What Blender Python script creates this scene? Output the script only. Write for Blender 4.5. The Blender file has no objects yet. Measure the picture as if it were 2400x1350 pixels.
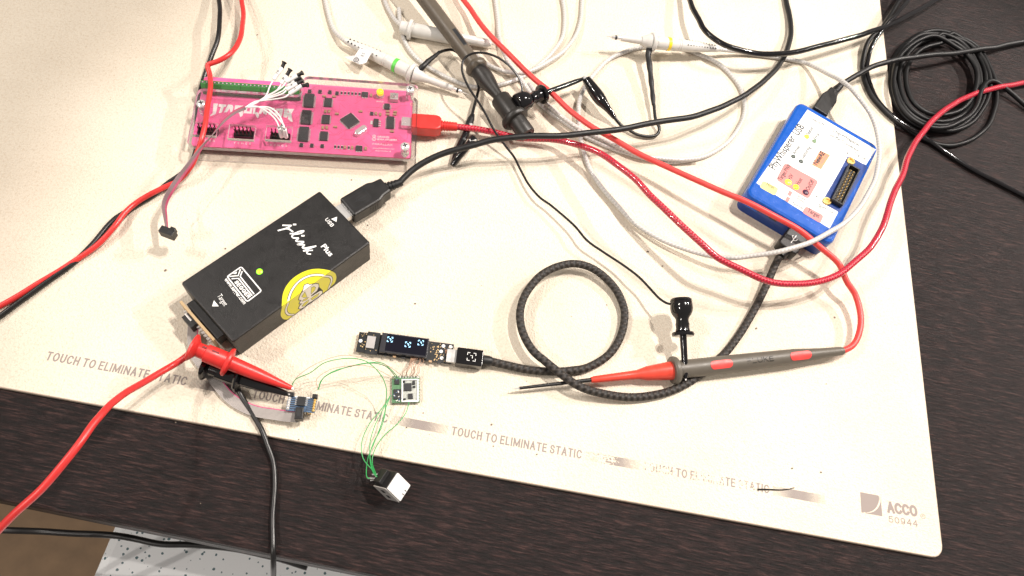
import bpy, math, random
from mathutils import Vector, Matrix
random.seed(7)
sc = bpy.context.scene
COL = sc.collection
S = 0.001                       # everything below is laid out in millimetres

# ------------------------------------------------------------------ camera
FOC, PITCH, ROLL, CAMH = 1690.0, math.radians(26.75), math.radians(18.7), 433.5
fw = Vector((0, math.sin(PITCH), -math.cos(PITCH)))
_up = Vector((0, math.cos(PITCH), math.sin(PITCH)))
_rt = Vector((1, 0, 0))
r2 = math.cos(ROLL) * _rt + math.sin(ROLL) * _up
u2 = -math.sin(ROLL) * _rt + math.cos(ROLL) * _up
cam = bpy.data.objects.new('camera', bpy.data.cameras.new('camera'))
COL.objects.link(cam)
cam.data.sensor_width = 36.0
cam.data.lens = FOC / 2400.0 * 36.0
cam.data.clip_start = 0.02
cam.data.clip_end = 20.0
M = Matrix((r2, u2, -fw)).transposed().to_4x4()
M.translation = Vector((0, 0, CAMH * S))
cam.matrix_world = M
sc.camera = cam

# ------------------------------------------------------------------ light
w = bpy.data.worlds.new('World'); sc.world = w; w.use_nodes = True
w.node_tree.nodes['Background'].inputs[0].default_value = (1.0, 0.93, 0.86, 1)
w.node_tree.nodes['Background'].inputs[1].default_value = 0.27
sc.view_settings.view_transform = 'Standard'
sc.view_settings.look = 'None'
sc.view_settings.exposure = 0.12
sc.view_settings.gamma = 1.0
sc.cycles.max_bounces = 10
sc.cycles.transparent_max_bounces = 24
sc.cycles.use_denoising = True
sc.cycles.sample_clamp_indirect = 4.0

def lamp(name, pos, watt, rad, aim, cone=None, blend=0.3, col=(1, 0.92, 0.85)):
    d = bpy.data.lights.new(name, 'SPOT' if cone else 'POINT')
    d.energy = watt; d.shadow_soft_size = rad; d.color = col
    if cone:
        d.spot_size = math.radians(cone); d.spot_blend = blend
    o = bpy.data.objects.new(name, d); COL.objects.link(o)
    o.location = pos
    o.rotation_euler = (Vector(aim) - Vector(pos)).to_track_quat('-Z', 'Y').to_euler()
    return o

# ceiling luminaires, each a short row of small LEDs (they give the stepped shadow edges)
LUM = [((0.62, 0.86, 1.75), 2, 80.0, 0.16, 27.5, 0.35),   # nearly overhead, a little to the back right, cone edge stands in for a shadow upper left
       ((1.95, 1.65, 1.70), 2, 102.0, 0.26, None, 0),       # back right
       ((-1.25, -1.10, 1.70), 2, 39.0, 0.26, None, 0),      # front left
       ((-1.50, 0.20, 1.75), 2, 38.0, 0.26, None, 0)]       # left
for k, (c, n, wt, sp, cone, bl) in enumerate(LUM):
    c = Vector(c)
    side = Vector((c.y - 0.25, -c.x, 0)).normalized()
    for i in range(n):
        p = c + side * (i - (n - 1) / 2) * sp
        aim = (0.155, 0.30, 0) if cone else (0.05, 0.25, 0)
        lamp('ceiling_led', p, wt, 0.014, Vector(aim) + (side * (i - .5) * .05 if cone else Vector()), cone, bl)

# ------------------------------------------------------------------ helpers
def P(px, py, z=0.0):
    """point (mm) at height z on the sight line of photo position (px, py)"""
    d = fw + r2 * ((px - 1200) / FOC) + u2 * ((675 - py) / FOC)
    t = (z - CAMH) / d.z
    return Vector((0, 0, CAMH)) + d * t

class Fr:
    """a thing's own frame: origin on the ground and heading"""
    def __init__(s, o, ang, z=0.0):
        s.o = Vector((o[0], o[1], z)); s.a = ang
    def loc(s, p):
        d = Vector(p) - s.o; c, n = math.cos(s.a), math.sin(s.a)
        return Vector((d.x * c + d.y * n, -d.x * n + d.y * c, d.z))
    def px(s, x, y, z=0.0):
        return s.loc(P(x, y, z))

def rect_frame(c4, z):
    """best rectangle through four measured corners (bl, br, tr, tl) at height z"""
    q = [P(x, y, z) for x, y in c4]
    ctr = sum(q, Vector()) / 4
    ax = (q[1] - q[0]) + (q[2] - q[3]); ay = (q[3] - q[0]) + (q[2] - q[1])
    a = math.atan2(ax.y, ax.x); b = math.atan2(ay.y, ay.x) - math.pi / 2
    b = a + math.remainder(b - a, 2 * math.pi)
    ang = (a * ax.length + b * ay.length) / (ax.length + ay.length)
    return Fr(ctr, ang), ax.length / 2, ay.length / 2

class MB:
    def __init__(s):
        s.v = []; s.f = []; s.sm = []; s.uv = []; s.mi = []
    def add(s, vs, fs, smooth=False, uvs=None, mi=0):
        o = len(s.v); s.v += [tuple(x) for x in vs]
        for k, f in enumerate(fs):
            s.f.append([i + o for i in f]); s.sm.append(smooth); s.mi.append(mi)
            s.uv.append(uvs[k] if uvs else [(0, 0)] * len(f))
        return s
    def prism(s, poly, z0, z1, bev=0.0, side_mi=0, xf=None):
        n = len(poly); rings = [[(x, y, z0) for x, y in poly]]
        if bev:
            rings[0] = [(x, y, z0) for x, y in poly]
            rings.append([(x, y, z1 - bev) for x, y in poly])
            rings.append([(x, y, z1 - bev * .3) for x, y in inset(poly, bev * .3)])
            rings.append([(x, y, z1) for x, y in inset(poly, bev)])
        else:
            rings.append([(x, y, z1) for x, y in poly])
        vs = [p for r in rings for p in r]
        if xf: vs = [xf(Vector(p)) for p in vs]
        m = len(rings)
        s.add(vs, [list(range(n))[::-1], [(m - 1) * n + i for i in range(n)]])
        o = len(s.v) - len(vs)
        for k in range(m - 1):
            for i in range(n):
                j = (i + 1) % n
                s.f.append([o + k * n + i, o + k * n + j, o + (k + 1) * n + j, o + (k + 1) * n + i])
                s.sm.append(False); s.mi.append(side_mi); s.uv.append([(0, 0)] * 4)
        return s
    def box(s, c, d, rot=0.0, bev=0.0, xf=None):
        return s.prism(rect(c[0], c[1], d[0], d[1], 0, rot), c[2] - d[2] / 2, c[2] + d[2] / 2, bev, 0, xf)
    def tube(s, pts, r, n=12, cap=True, v0=0.0):
        pts = [Vector(p) for p in pts]; m = len(pts)
        rr = r if isinstance(r, (list, tuple)) else [r] * m
        t = [(pts[min(i + 1, m - 1)] - pts[max(i - 1, 0)]).normalized() for i in range(m)]
        a = Vector((0, 0, 1)) if abs(t[0].z) < .9 else Vector((1, 0, 0))
        nx = t[0].cross(a).normalized(); vs = []; L = [v0]
        for i in range(m):
            nx = (nx - t[i] * nx.dot(t[i])).normalized(); ny = t[i].cross(nx)
            if i: L.append(L[-1] + (pts[i] - pts[i - 1]).length)
            for j in range(n):
                th = 2 * math.pi * j / n
                vs.append(pts[i] + (nx * math.cos(th) + ny * math.sin(th)) * rr[i])
        fs = []; uvs = []
        for i in range(m - 1):
            for j in range(n):
                k = (j + 1) % n
                fs.append([i * n + j, i * n + k, (i + 1) * n + k, (i + 1) * n + j])
                uvs.append([(j / n, L[i]), ((j + 1) / n, L[i]), ((j + 1) / n, L[i + 1]), (j / n, L[i + 1])])
        s.add(vs, fs, True, uvs)
        if cap:
            o = len(s.v) - len(vs)
            s.f += [[o + j for j in range(n)][::-1], [o + (m - 1) * n + j for j in range(n)]]
            s.sm += [False, False]; s.mi += [0, 0]; s.uv += [[(0, 0)] * n] * 2
        return s
    def lathe(s, A, B, prof, n=24, flat=1.0):
        """profile of (distance from A towards B, radius)"""
        A, B = Vector(A), Vector(B); t = (B - A).normalized()
        a = Vector((0, 0, 1)) if abs(t.z) < .95 else Vector((1, 0, 0))
        nx = t.cross(a).normalized(); ny = nx.cross(t) * -1
        m = len(prof); vs = []
        for d, r in prof:
            for j in range(n):
                th = 2 * math.pi * j / n
                vs.append(A + t * d + (nx * math.cos(th) + ny * math.sin(th) * flat) * max(r, .001))
        fs = []
        for i in range(m - 1):
            for j in range(n):
                k = (j + 1) % n
                fs.append([i * n + k, i * n + j, (i + 1) * n + j, (i + 1) * n + k])
        fs.append([j for j in range(n)]); fs.append([(m - 1) * n + j for j in range(n)][::-1])
        return s.add(vs, fs, True)
    def strip(s, pts, wdir, w, th):
        """flat ribbon along pts; wdir gives the width direction at each point"""
        m = len(pts); vs = []
        for i in range(m):
            p = Vector(pts[i]); t = (Vector(pts[min(i + 1, m - 1)]) - Vector(pts[max(i - 1, 0)])).normalized()
            d = Vector(wdir[i]); d = (d - t * d.dot(t)).normalized(); n = t.cross(d)
            for a, b in ((-1, -1), (1, -1), (1, 1), (-1, 1)):
                vs.append(p + d * (a * w / 2) + n * (b * th / 2))
        fs = [[0, 1, 2, 3], [4 * m - 1, 4 * m - 2, 4 * m - 3, 4 * m - 4]]
        for i in range(m - 1):
            for j in range(4):
                k = (j + 1) % 4
                fs.append([4 * i + k, 4 * i + j, 4 * i + 4 + j, 4 * i + 4 + k])
        return s.add(vs, fs)
    def build(s, name, mat, parent=None, loc=(0, 0, 0), rz=0.0, sharp=35):
        me = bpy.data.meshes.new(name)
        L = Vector(loc)
        me.from_pydata([tuple(Vector(p) * S) for p in s.v], [], s.f)
        me.polygons.foreach_set('use_smooth', s.sm)
        mats = mat if isinstance(mat, (list, tuple)) else [mat]
        for m_ in mats: me.materials.append(MAT[m_] if isinstance(m_, str) else m_)
        if len(mats) > 1: me.polygons.foreach_set('material_index', s.mi)
        if any(u != (0, 0) for f in s.uv for u in f):
            ul = me.uv_layers.new(name='UVMap'); flat = []
            for f in s.uv:
                for u in f: flat += [u[0], u[1]]
            ul.data.foreach_set('uv', flat)
        if any(s.sm):
            try: me.set_sharp_from_angle(angle=math.radians(sharp))
            except Exception: pass
        me.update()
        o = bpy.data.objects.new(name, me); COL.objects.link(o)
        o.location = L * S; o.rotation_euler = (0, 0, rz)
        if parent: o.parent = parent
        return o

def inset(poly, d):
    n = len(poly); out = []
    for i in range(n):
        a = Vector(poly[i - 1]); b = Vector(poly[i]); c = Vector(poly[(i + 1) % n])
        e1 = (b - a); e2 = (c - b)
        if e1.length < 1e-9 or e2.length < 1e-9: out.append(tuple(b)); continue
        e1.normalize(); e2.normalize()
        n1 = Vector((-e1.y, e1.x)); n2 = Vector((-e2.y, e2.x))
        m = n1 + n2
        if m.length < 1e-6: out.append(tuple(b)); continue
        m.normalize(); out.append(tuple(b + m * (d / max(.3, m.dot(n1)))))
    return out

def rect(cx, cy, w_, h_, r=0.0, rot=0.0, seg=5):
    pts = []
    for sx, sy, a0 in ((1, -1, -90), (1, 1, 0), (-1, 1, 90), (-1, -1, 180)):
        if r <= 0: pts.append((sx * w_ / 2, sy * h_ / 2))
        else:
            for k in range(seg + 1):
                a = math.radians(a0 + 90 * k / seg)
                pts.append((sx * (w_ / 2 - r) + r * math.cos(a), sy * (h_ / 2 - r) + r * math.sin(a)))
    c, s_ = math.cos(rot), math.sin(rot)
    return [(cx + x * c - y * s_, cy + x * s_ + y * c) for x, y in pts]

def round_poly(pts, r, seg=5):
    out = []; n = len(pts)
    for i in range(n):
        b = Vector(pts[i][:2]); a = Vector(pts[i - 1][:2]); c = Vector(pts[(i + 1) % n][:2])
        d1 = (a - b).normalized(); d2 = (c - b).normalized()
        rr = min(r, (a - b).length * .45, (c - b).length * .45)
        p, q = b + d1 * rr, b + d2 * rr
        for k in range(seg + 1):
            t = k / seg
            out.append(tuple(p * (1 - t) ** 2 + b * 2 * t * (1 - t) + q * t * t))
    return out

def crom(pts, step=2.0):
    pts = [Vector(p) for p in pts]
    if len(pts) < 3:
        n = max(2, int((pts[1] - pts[0]).length / step))
        return [pts[0].lerp(pts[1], i / n) for i in range(n + 1)]
    ext = [pts[0] * 2 - pts[1]] + pts + [pts[-1] * 2 - pts[-2]]
    out = []
    for i in range(1, len(ext) - 2):
        p0, p1, p2, p3 = ext[i - 1:i + 3]
        t0 = 0; t1 = t0 + max(1e-4, (p1 - p0).length) ** .5
        t2 = t1 + max(1e-4, (p2 - p1).length) ** .5; t3 = t2 + max(1e-4, (p3 - p2).length) ** .5
        n = max(2, int((p2 - p1).length / step))
        for k in range(n):
            t = t1 + (t2 - t1) * k / n
            A1 = p0 * ((t1 - t) / (t1 - t0)) + p1 * ((t - t0) / (t1 - t0))
            A2 = p1 * ((t2 - t) / (t2 - t1)) + p2 * ((t - t1) / (t2 - t1))
            A3 = p2 * ((t3 - t) / (t3 - t2)) + p3 * ((t - t2) / (t3 - t2))
            B1 = A1 * ((t2 - t) / (t2 - t0)) + A2 * ((t - t0) / (t2 - t0))
            B2 = A2 * ((t3 - t) / (t3 - t1)) + A3 * ((t - t1) / (t3 - t1))
            out.append(B1 * ((t2 - t) / (t2 - t1)) + B2 * ((t - t1) / (t2 - t1)))
    out.append(pts[-1])
    return out

def path(px, step=2.0):
    """smooth world path through photo positions with heights; heights are smoothed too"""
    pts = crom([P(*p) for p in px], step)
    if step >= 2.0 and len(pts) > 40:            # cables never lie in a perfect curve
        ph = [random.uniform(0, 6.28) for _ in range(4)]; n = len(pts)
        for i, p in enumerate(pts):
            k = min(1, i / 12, (n - 1 - i) / 12); a = i * step
            p.x += k * (.30 * math.sin(a / 9.0 + ph[0]) + .13 * math.sin(a / 4.3 + ph[1])); p.y += k * (.30 * math.sin(a / 8.1 + ph[2]) + .13 * math.sin(a / 5.2 + ph[3]))
    return pts

def thing(name, label, cat, fr=None, loc=(0, 0, 0), rz=0.0, group=None):
    o = bpy.data.objects.new(name, None); COL.objects.link(o)
    o.empty_display_size = 0.01
    if fr: o.location = fr.o * S; o.rotation_euler = (0, 0, fr.a)
    else: o.location = Vector(loc) * S; o.rotation_euler = (0, 0, rz)
    return tag(o, label, cat, group)

def tag(o, label, cat, group=None):
    o['label'] = label; o['category'] = cat
    if group: o['group'] = group
    return o

def rel(pts, o):
    o = Vector(o); return [Vector(p) - o for p in pts]

# ---- flat print -------------------------------------------------------------
_tc = {}
def glyphs(body, off=0.0, space=1.0):
    key = (body, off, space)
    if key in _tc: return _tc[key]
    cu = bpy.data.curves.new('t', 'FONT'); cu.body = body; cu.size = 1.0
    cu.offset = off; cu.space_character = space; cu.resolution_u = 3; cu.fill_mode = 'BOTH'
    ob = bpy.data.objects.new('t', cu)
    me = bpy.data.meshes.new_from_object(ob)
    vs = [(v.co.x, v.co.y) for v in me.vertices]; fs = [list(p.vertices) for p in me.polygons]
    bpy.data.objects.remove(ob); bpy.data.curves.remove(cu); bpy.data.meshes.remove(me)
    _tc[key] = (vs, fs); return vs, fs
CAP = max(y for x, y in glyphs('H')[0])

def put_text(mb, body, p0, p1, cap, z, off=0.0, shear=0.0, warp=None, space=1.0, xf=None):
    """text whose baseline runs from p0 to p1 (local mm), capital height cap"""
    vs, fs = glyphs(body, off, space)
    x0 = min(v[0] for v in vs); x1 = max(v[0] for v in vs)
    p0, p1 = Vector(p0[:2]), Vector(p1[:2]); d = p1 - p0; L = d.length; d.normalize(); n = Vector((-d.y, d.x))
    sx = L / (x1 - x0); sy = cap / CAP; out = []
    for x, y in vs:
        X = (x - x0) * sx + y * sy * shear; Y = y * sy
        if warp: X, Y = warp(X / L, X, Y)
        q = p0 + d * X + n * Y
        out.append(xf(q.x, q.y, z) if xf else (q.x, q.y, z))
    mb.add(out, fs); return mb

def stroke(mb, pts, w_, z, closed=False, xf=None):
    """a printed line of width w_"""
    pts = [Vector(p[:2]) for p in pts]; n = len(pts); vs = []
    for i in range(n):
        a = pts[i - 1] if (i or closed) else pts[i]; b = pts[(i + 1) % n] if (i < n - 1 or closed) else pts[i]
        t = (b - a)
        t = t.normalized() if t.length > 1e-9 else Vector((1, 0)); m = Vector((-t.y, t.x)) * w_ / 2
        for q in (pts[i] + m, pts[i] - m): vs.append(xf(q.x, q.y, z) if xf else (q.x, q.y, z))
    fs = [[2 * i, 2 * i + 1, 2 * i + 3, 2 * i + 2] for i in range(n - 1)]
    if closed: fs.append([2 * n - 2, 2 * n - 1, 1, 0])
    mb.add(vs, fs); return mb

def _ar(cx, cy, rx, ry, a0, a1, n=12):
    return [(cx + rx * math.cos(math.radians(a0 + (a1 - a0) * k / n)), cy + ry * math.sin(math.radians(a0 + (a1 - a0) * k / n))) for k in range(n + 1)]
def _cv(pts): return [(p.x, p.y) for p in crom([Vector((x, y, 0)) for x, y in pts], .08)]
GL = {' ': (.42, []), 'T': (.66, [[(0, 1), (.66, 1)], [(.33, 1), (.33, 0)]]), 'O': (.8, [_ar(.4, .5, .4, .5, 90, 450, 24)]), 'U': (.68, [[(0, 1), (0, .34)] + _ar(.34, .34, .34, .34, 180, 360) + [(.68, 1)]]),
      'C': (.74, [_ar(.4, .5, .4, .5, 38, 322, 20)]), 'H': (.66, [[(0, 0), (0, 1)], [(.66, 0), (.66, 1)], [(0, .5), (.66, .5)]]), 'E': (.56, [[(.56, 1), (0, 1), (0, 0), (.56, 0)], [(0, .52), (.5, .52)]]),
      'L': (.52, [[(0, 1), (0, 0), (.52, 0)]]), 'I': (.02, [[(0, 0), (0, 1)]]), 'M': (.98, [[(0, 0), (0, 1), (.49, .10), (.98, 1), (.98, 0)]]), 'N': (.74, [[(0, 0), (0, 1), (.74, 0), (.74, 1)]]),
      'A': (.74, [[(0, 0), (.37, 1), (.74, 0)], [(.14, .34), (.60, .34)]]), 'S': (.62, [_cv([(.60, .76), (.52, .94), (.31, 1), (.1, .93), (.03, .75), (.12, .6), (.32, .52), (.52, .43), (.62, .26), (.53, .06), (.31, 0), (.08, .06), (0, .25)])]),
      'R': (.64, [[(0, 0), (0, 1), (.38, 1)] + _ar(.38, .75, .24, .25, 90, -90) + [(0, .5)], [(.36, .5), (.64, 0)]]), 'B': (.62, [[(0, 0), (0, 1), (.36, 1)] + _ar(.36, .76, .22, .24, 90, -90) + [(0, .52)], [(.36, .52)] + _ar(.36, .26, .26, .26, 90, -90) + [(0, 0)]]),
      'D': (.68, [[(0, 0), (0, 1), (.28, 1)] + _ar(.28, .5, .40, .5, 90, -90) + [(0, 0)]]), 'G': (.76, [_ar(.4, .5, .4, .5, 40, 330, 20) + [(.76, .45), (.44, .45)]]), 'F': (.54, [[(.54, 1), (0, 1), (0, 0)], [(0, .52), (.46, .52)]]),
      'K': (.64, [[(0, 0), (0, 1)], [(.6, 1), (0, .42)], [(.2, .6), (.64, 0)]]), 'P': (.6, [[(0, 0), (0, 1), (.36, 1)] + _ar(.36, .73, .24, .27, 90, -90) + [(0, .46)]]), 'X': (.64, [[(0, 0), (.64, 1)], [(0, 1), (.64, 0)]]),
      '0': (.58, [_ar(.29, .5, .29, .5, 90, 450, 20)]), '4': (.6, [[(.44, 0), (.44, 1), (0, .28), (.6, .28)]]), '5': (.58, [_cv([(.0, .2), (.1, .04), (.3, 0), (.52, .1), (.58, .34), (.48, .58), (.26, .64), (.06, .54)]) , [(.05, .5), (.1, 1), (.52, 1)]]),
      '9': (.58, [_ar(.28, .66, .27, .34, 0, 360, 18), _cv([(.55, .7), (.54, .4), (.44, .1), (.24, 0), (.04, .14)])]), 'Y': (.66, [[(0, 1), (.33, .46), (.66, 1)], [(.33, .46), (.33, 0)]]), 'W': (.94, [[(0, 1), (.24, 0), (.47, .9), (.70, 0), (.94, 1)]])}
def sans(mb, body, p0, p1, cap, z, th=.135, gap=.30, xf=None):
    """plain grotesque capitals drawn with strokes, baseline p0 to p1"""
    adv = []; x = 0.0
    for ch in body: adv.append(x); x += GL[ch][0] + (gap if ch != ' ' else 0)
    tot = x - gap; p0, p1 = Vector(p0[:2]), Vector(p1[:2]); d = p1 - p0; sx = d.length / (tot + th); d.normalize(); n = Vector((-d.y, d.x)); lay = 0
    for ch, x0 in zip(body, adv):
        parts = []
        for st in GL[ch][1]:                     # strokes are cut at sharp corners so that they keep their full width
            cur = [st[0]]
            for i in range(1, len(st)):
                cur.append(st[i])
                if i < len(st) - 1:
                    d1 = Vector(st[i]) - Vector(st[i - 1]); d2 = Vector(st[i + 1]) - Vector(st[i])
                    if d1.length > 1e-6 and d2.length > 1e-6 and d1.angle(d2) > .8: parts.append(cur); cur = [st[i]]
            parts.append(cur)
        for k, st in enumerate(parts):
            q = [Vector(((x0 + th / 2 + a) * sx, (th / 2 + b * (1 - th)) * cap)) for a, b in st]
            if len(q) > 1 and (q[0] - q[-1]).length > 1e-6:
                q[0] = q[0] + (q[0] - q[1]).normalized() * th * cap * .5; q[-1] = q[-1] + (q[-1] - q[-2]).normalized() * th * cap * .5
            cl = (q[0] - q[-1]).length <= 1e-6
            if cl: q = q[:-1]
            stroke(mb, [p0 + d * v.x + n * v.y for v in q], th * cap, z + .008 * k, cl, xf)
    return mb

def flat(mb, poly, z, xf=None):
    mb.add([xf(p[0], p[1], z) if xf else (p[0], p[1], z) for p in poly], [list(range(len(poly)))]); return mb

def plate(name, outline, holes, z0, z1, mats, parent):
    """sheet with cut-outs: caps get mats[0], cut edges mats[1]"""
    cu = bpy.data.curves.new('p', 'CURVE'); cu.dimensions = '2D'; cu.fill_mode = 'BOTH'; cu.extrude = (z1 - z0) / 2 * S
    for poly in [outline] + holes:
        sp = cu.splines.new('POLY'); sp.points.add(len(poly) - 1); sp.use_cyclic_u = True
        for i, p in enumerate(poly): sp.points[i].co = (p[0] * S, p[1] * S, 0, 1)
    ob = bpy.data.objects.new('p', cu); me = bpy.data.meshes.new_from_object(ob)
    bpy.data.objects.remove(ob); bpy.data.curves.remove(cu)
    me.name = name; me.materials.clear()
    for m in mats: me.materials.append(MAT[m])
    for p in me.polygons:
        p.use_smooth = False; p.material_index = 0 if abs(p.normal.z) > .7 else len(mats) - 1
    o = bpy.data.objects.new(name, me); COL.objects.link(o); o.parent = parent
    o.location = (0, 0, (z0 + z1) / 2 * S); return o

# ------------------------------------------------------------------ materials
MAT = {}
def new_mat(name):
    m = bpy.data.materials.new(name); m.use_nodes = True
    MAT[name] = m; nt = m.node_tree
    return m, nt, nt.nodes['Principled BSDF'], nt.nodes, nt.links

def lin(c):
    return tuple(((x / 255) / 12.92 if x <= 10 else (((x / 255) + .055) / 1.055) ** 2.4) for x in c)

def pm(name, col, rough=.5, metal=0.0, spec=.5, var=.12, scale=200.0, bump=0.0, bscale=800.0, emit=0.0, coat=0.0, rvar=.12):
    """plain material with a little mottling in colour, gloss and relief"""
    m, nt, b, N, L = new_mat(name)
    tc = N.new('ShaderNodeTexCoord'); nz = N.new('ShaderNodeTexNoise')
    nz.inputs['Scale'].default_value = scale; nz.inputs['Detail'].default_value = 5
    L.new(tc.outputs['Object'], nz.inputs['Vector'])
    mx = N.new('ShaderNodeMix'); mx.data_type = 'RGBA'
    mx.inputs['A'].default_value = (*[x * (1 - var) for x in col], 1)
    mx.inputs['B'].default_value = (*[min(1, x * (1 + var)) for x in col], 1)
    L.new(nz.outputs['Fac'], mx.inputs['Factor']); L.new(mx.outputs['Result'], b.inputs['Base Color'])
    mr = N.new('ShaderNodeMapRange'); mr.inputs['To Min'].default_value = max(.03, rough - rvar)
    mr.inputs['To Max'].default_value = min(1, rough + rvar)
    L.new(nz.outputs['Fac'], mr.inputs['Value']); L.new(mr.outputs['Result'], b.inputs['Roughness'])
    b.inputs['Metallic'].default_value = metal; b.inputs['Specular IOR Level'].default_value = spec
    b.inputs['Coat Weight'].default_value = coat
    if bump:
        n2 = N.new('ShaderNodeTexNoise'); n2.inputs['Scale'].default_value = bscale; n2.inputs['Detail'].default_value = 3
        L.new(tc.outputs['Object'], n2.inputs['Vector'])
        bp = N.new('ShaderNodeBump'); bp.inputs['Strength'].default_value = bump; bp.inputs['Distance'].default_value = 0.0003
        L.new(n2.outputs['Fac'], bp.inputs['Height']); L.new(bp.outputs['Normal'], b.inputs['Normal'])
    if emit:
        b.inputs['Emission Color'].default_value = (*col, 1); b.inputs['Emission Strength'].default_value = emit
    return m

pm('black_plastic', (.008, .0075, .0075), .42, bump=.35, bscale=1800)
pm('case_black', (.0065, .006, .006), .40, bump=.5, bscale=2200, var=.3)
pm('black_gloss', (.005, .0045, .0055), .12, coat=.4, rvar=.05)
pm('black_rubber', (.006, .006, .0065), .48, bump=.1)
pm('coil_black', (.004, .004, .0045), .45, spec=.3)
pm('wire_black', (.008, .0075, .0075), .35)
pm('grey_rubber', (.105, .092, .074), .45, bump=.15)
pm('dark_grey_rubber', (.020, .018, .016), .42, bump=.15)
pm('probe_grey', (.095, .078, .058), .42, bump=.12)
pm('red_plastic', (.62, .030, .026), .38, bump=.12)
pm('red_wire', (.60, .032, .030), .35, bump=.1)
pm('red_silicone', (.70, .055, .050), .42)
pm('probe_red', (.66, .060, .036), .38, bump=.1)
pm('white_plastic', (.58, .565, .535), .35)
pm('white_sleeve', (.80, .79, .77), .4)
pm('white_paint', (.82, .82, .80), .5)
pm('white_wire', (.72, .69, .67), .42, var=.06)
pm('green_terminal', (.055, .20, .055), .42)
pm('green_ring', (.10, .55, .07), .4)
pm('yellow_ring', (.85, .62, .03), .4)
pm('metal', (.86, .85, .83), .24, .6)
pm('dull_metal', (.66, .64, .61), .36, .6)
pm('gold', (.86, .60, .22), .3, .6)
pm('copper', (.62, .33, .20), .3, .7)
pm('chip', (.014, .015, .017), .45, var=.2)
pm('capacitor', (.42, .27, .15), .5, var=.25)
pm('pcb_edge', (.55, .06, .10), .5)
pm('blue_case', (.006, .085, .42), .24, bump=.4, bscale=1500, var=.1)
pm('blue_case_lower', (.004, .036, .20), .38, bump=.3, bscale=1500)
pm('label_white', (.84, .85, .84), .4, var=.03)
pm('label_red', (.66, .20, .19), .45, var=.05)
pm('label_orange', (.78, .26, .13), .45)
pm('label_yellow', (.82, .74, .22), .45)
pm('label_ink', (.02, .022, .026), .5)
pm('label_ink_pale', (.055, .065, .065), .5)
pm('sticker_yellow', (.66, .60, .025), .34, var=.06)
pm('sticker_white', (.74, .70, .62), .35)
pm('led_green', (.25, .9, .02), .3, emit=1.6)
pm('led_yellow', (.95, .85, .01), .3, emit=.5)
pm('led_amber', (.95, .80, .05), .3, emit=.9)
pm('led_off', (.10, .12, .11), .25)
pm('led_off_green', (.20, .30, .17), .25)
pm('button_purple', (.06, .02, .05), .35)
pm('pcb_dark', (.007, .0085, .010), .4, var=.3)
pm('pcb_green', (.08, .19, .09), .42, var=.35, scale=900)
pm('pcb_blue', (.075, .13, .22), .4, var=.3, scale=700)
pm('pcb_tan', (.42, .30, .16), .5)
pm('screen', (.004, .004, .010), .10, coat=.3, rvar=.04)
pm('screen_glow', (.35, .68, 1.0), .3, emit=1.1)
pm('screen_frame', (.03, .03, .035), .25)
pm('adhesive_pad', (.38, .36, .35), .5)
pm('solder', (.80, .79, .77), .35, .35)
pm('shield_tin', (.42, .44, .40), .4, .3, var=.5, scale=1500)
pm('gold_pad', (.78, .55, .28), .35, .4)
pm('green_wire', (.030, .34, .085), .35)
pm('copper_wire', (.52, .33, .24), .4, .3)
pm('speck', (.16, .12, .09), .7, var=.4)
pm('stain', (.40, .31, .24), .7, var=.3)
pm('floor_tan', (.30, .20, .12), .8, var=.3, scale=40, bump=.6, bscale=120)
pm('tag_white', (.80, .80, .80), .45)
pm('header_red', (.05, .008, .010), .35)
pm('hook_slot', (.16, .008, .008), .6)

# speckled white surface below the table
m, nt, b, N, L = new_mat('speckled')
tc = N.new('ShaderNodeTexCoord'); vo = N.new('ShaderNodeTexVoronoi'); vo.inputs['Scale'].default_value = 260; vo.inputs['Randomness'].default_value = 1.0
nz = N.new('ShaderNodeTexNoise'); nz.inputs['Scale'].default_value = 150; nz.inputs['Detail'].default_value = 4
L.new(tc.outputs['Object'], vo.inputs['Vector']); L.new(tc.outputs['Object'], nz.inputs['Vector'])
sm_ = N.new('ShaderNodeMath'); sm_.operation = 'MULTIPLY_ADD'; sm_.inputs[1].default_value = .9; 
L.new(nz.outputs['Fac'], sm_.inputs[0]); L.new(vo.outputs['Distance'], sm_.inputs[2])
cr = N.new('ShaderNodeValToRGB'); cr.color_ramp.elements[0].position = .60; cr.color_ramp.elements[0].color = (.10, .17, .19, 1)
cr.color_ramp.elements[1].position = .655; cr.color_ramp.elements[1].color = (.90, .92, .93, 1)
L.new(sm_.outputs[0], cr.inputs[0]); L.new(cr.outputs[0], b.inputs['Base Color']); b.inputs['Roughness'].default_value = .5

# antistatic mat: warm beige vinyl with leather grain and handling marks
m, nt, b, N, L = new_mat('mat_vinyl')
tc = N.new('ShaderNodeTexCoord')
big = N.new('ShaderNodeTexNoise'); big.inputs['Scale'].default_value = 9; big.inputs['Detail'].default_value = 8; big.inputs['Roughness'].default_value = .6
L.new(tc.outputs['Object'], big.inputs['Vector'])
cr = N.new('ShaderNodeValToRGB')
cr.color_ramp.elements[0].position = .30; cr.color_ramp.elements[0].color = (.63, .555, .45, 1)
cr.color_ramp.elements[1].position = .62; cr.color_ramp.elements[1].color = (.71, .64, .53, 1)
L.new(big.outputs['Fac'], cr.inputs[0])
sp = N.new('ShaderNodeTexNoise'); sp.inputs['Scale'].default_value = 620; sp.inputs['Detail'].default_value = 4
L.new(tc.outputs['Object'], sp.inputs['Vector'])
c2 = N.new('ShaderNodeValToRGB'); c2.color_ramp.elements[0].position = .34; c2.color_ramp.elements[0].color = (.80, .72, .64, 1)
c2.color_ramp.elements[1].position = .50; c2.color_ramp.elements[1].color = (1, 1, 1, 1)
L.new(sp.outputs['Fac'], c2.inputs[0])
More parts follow.
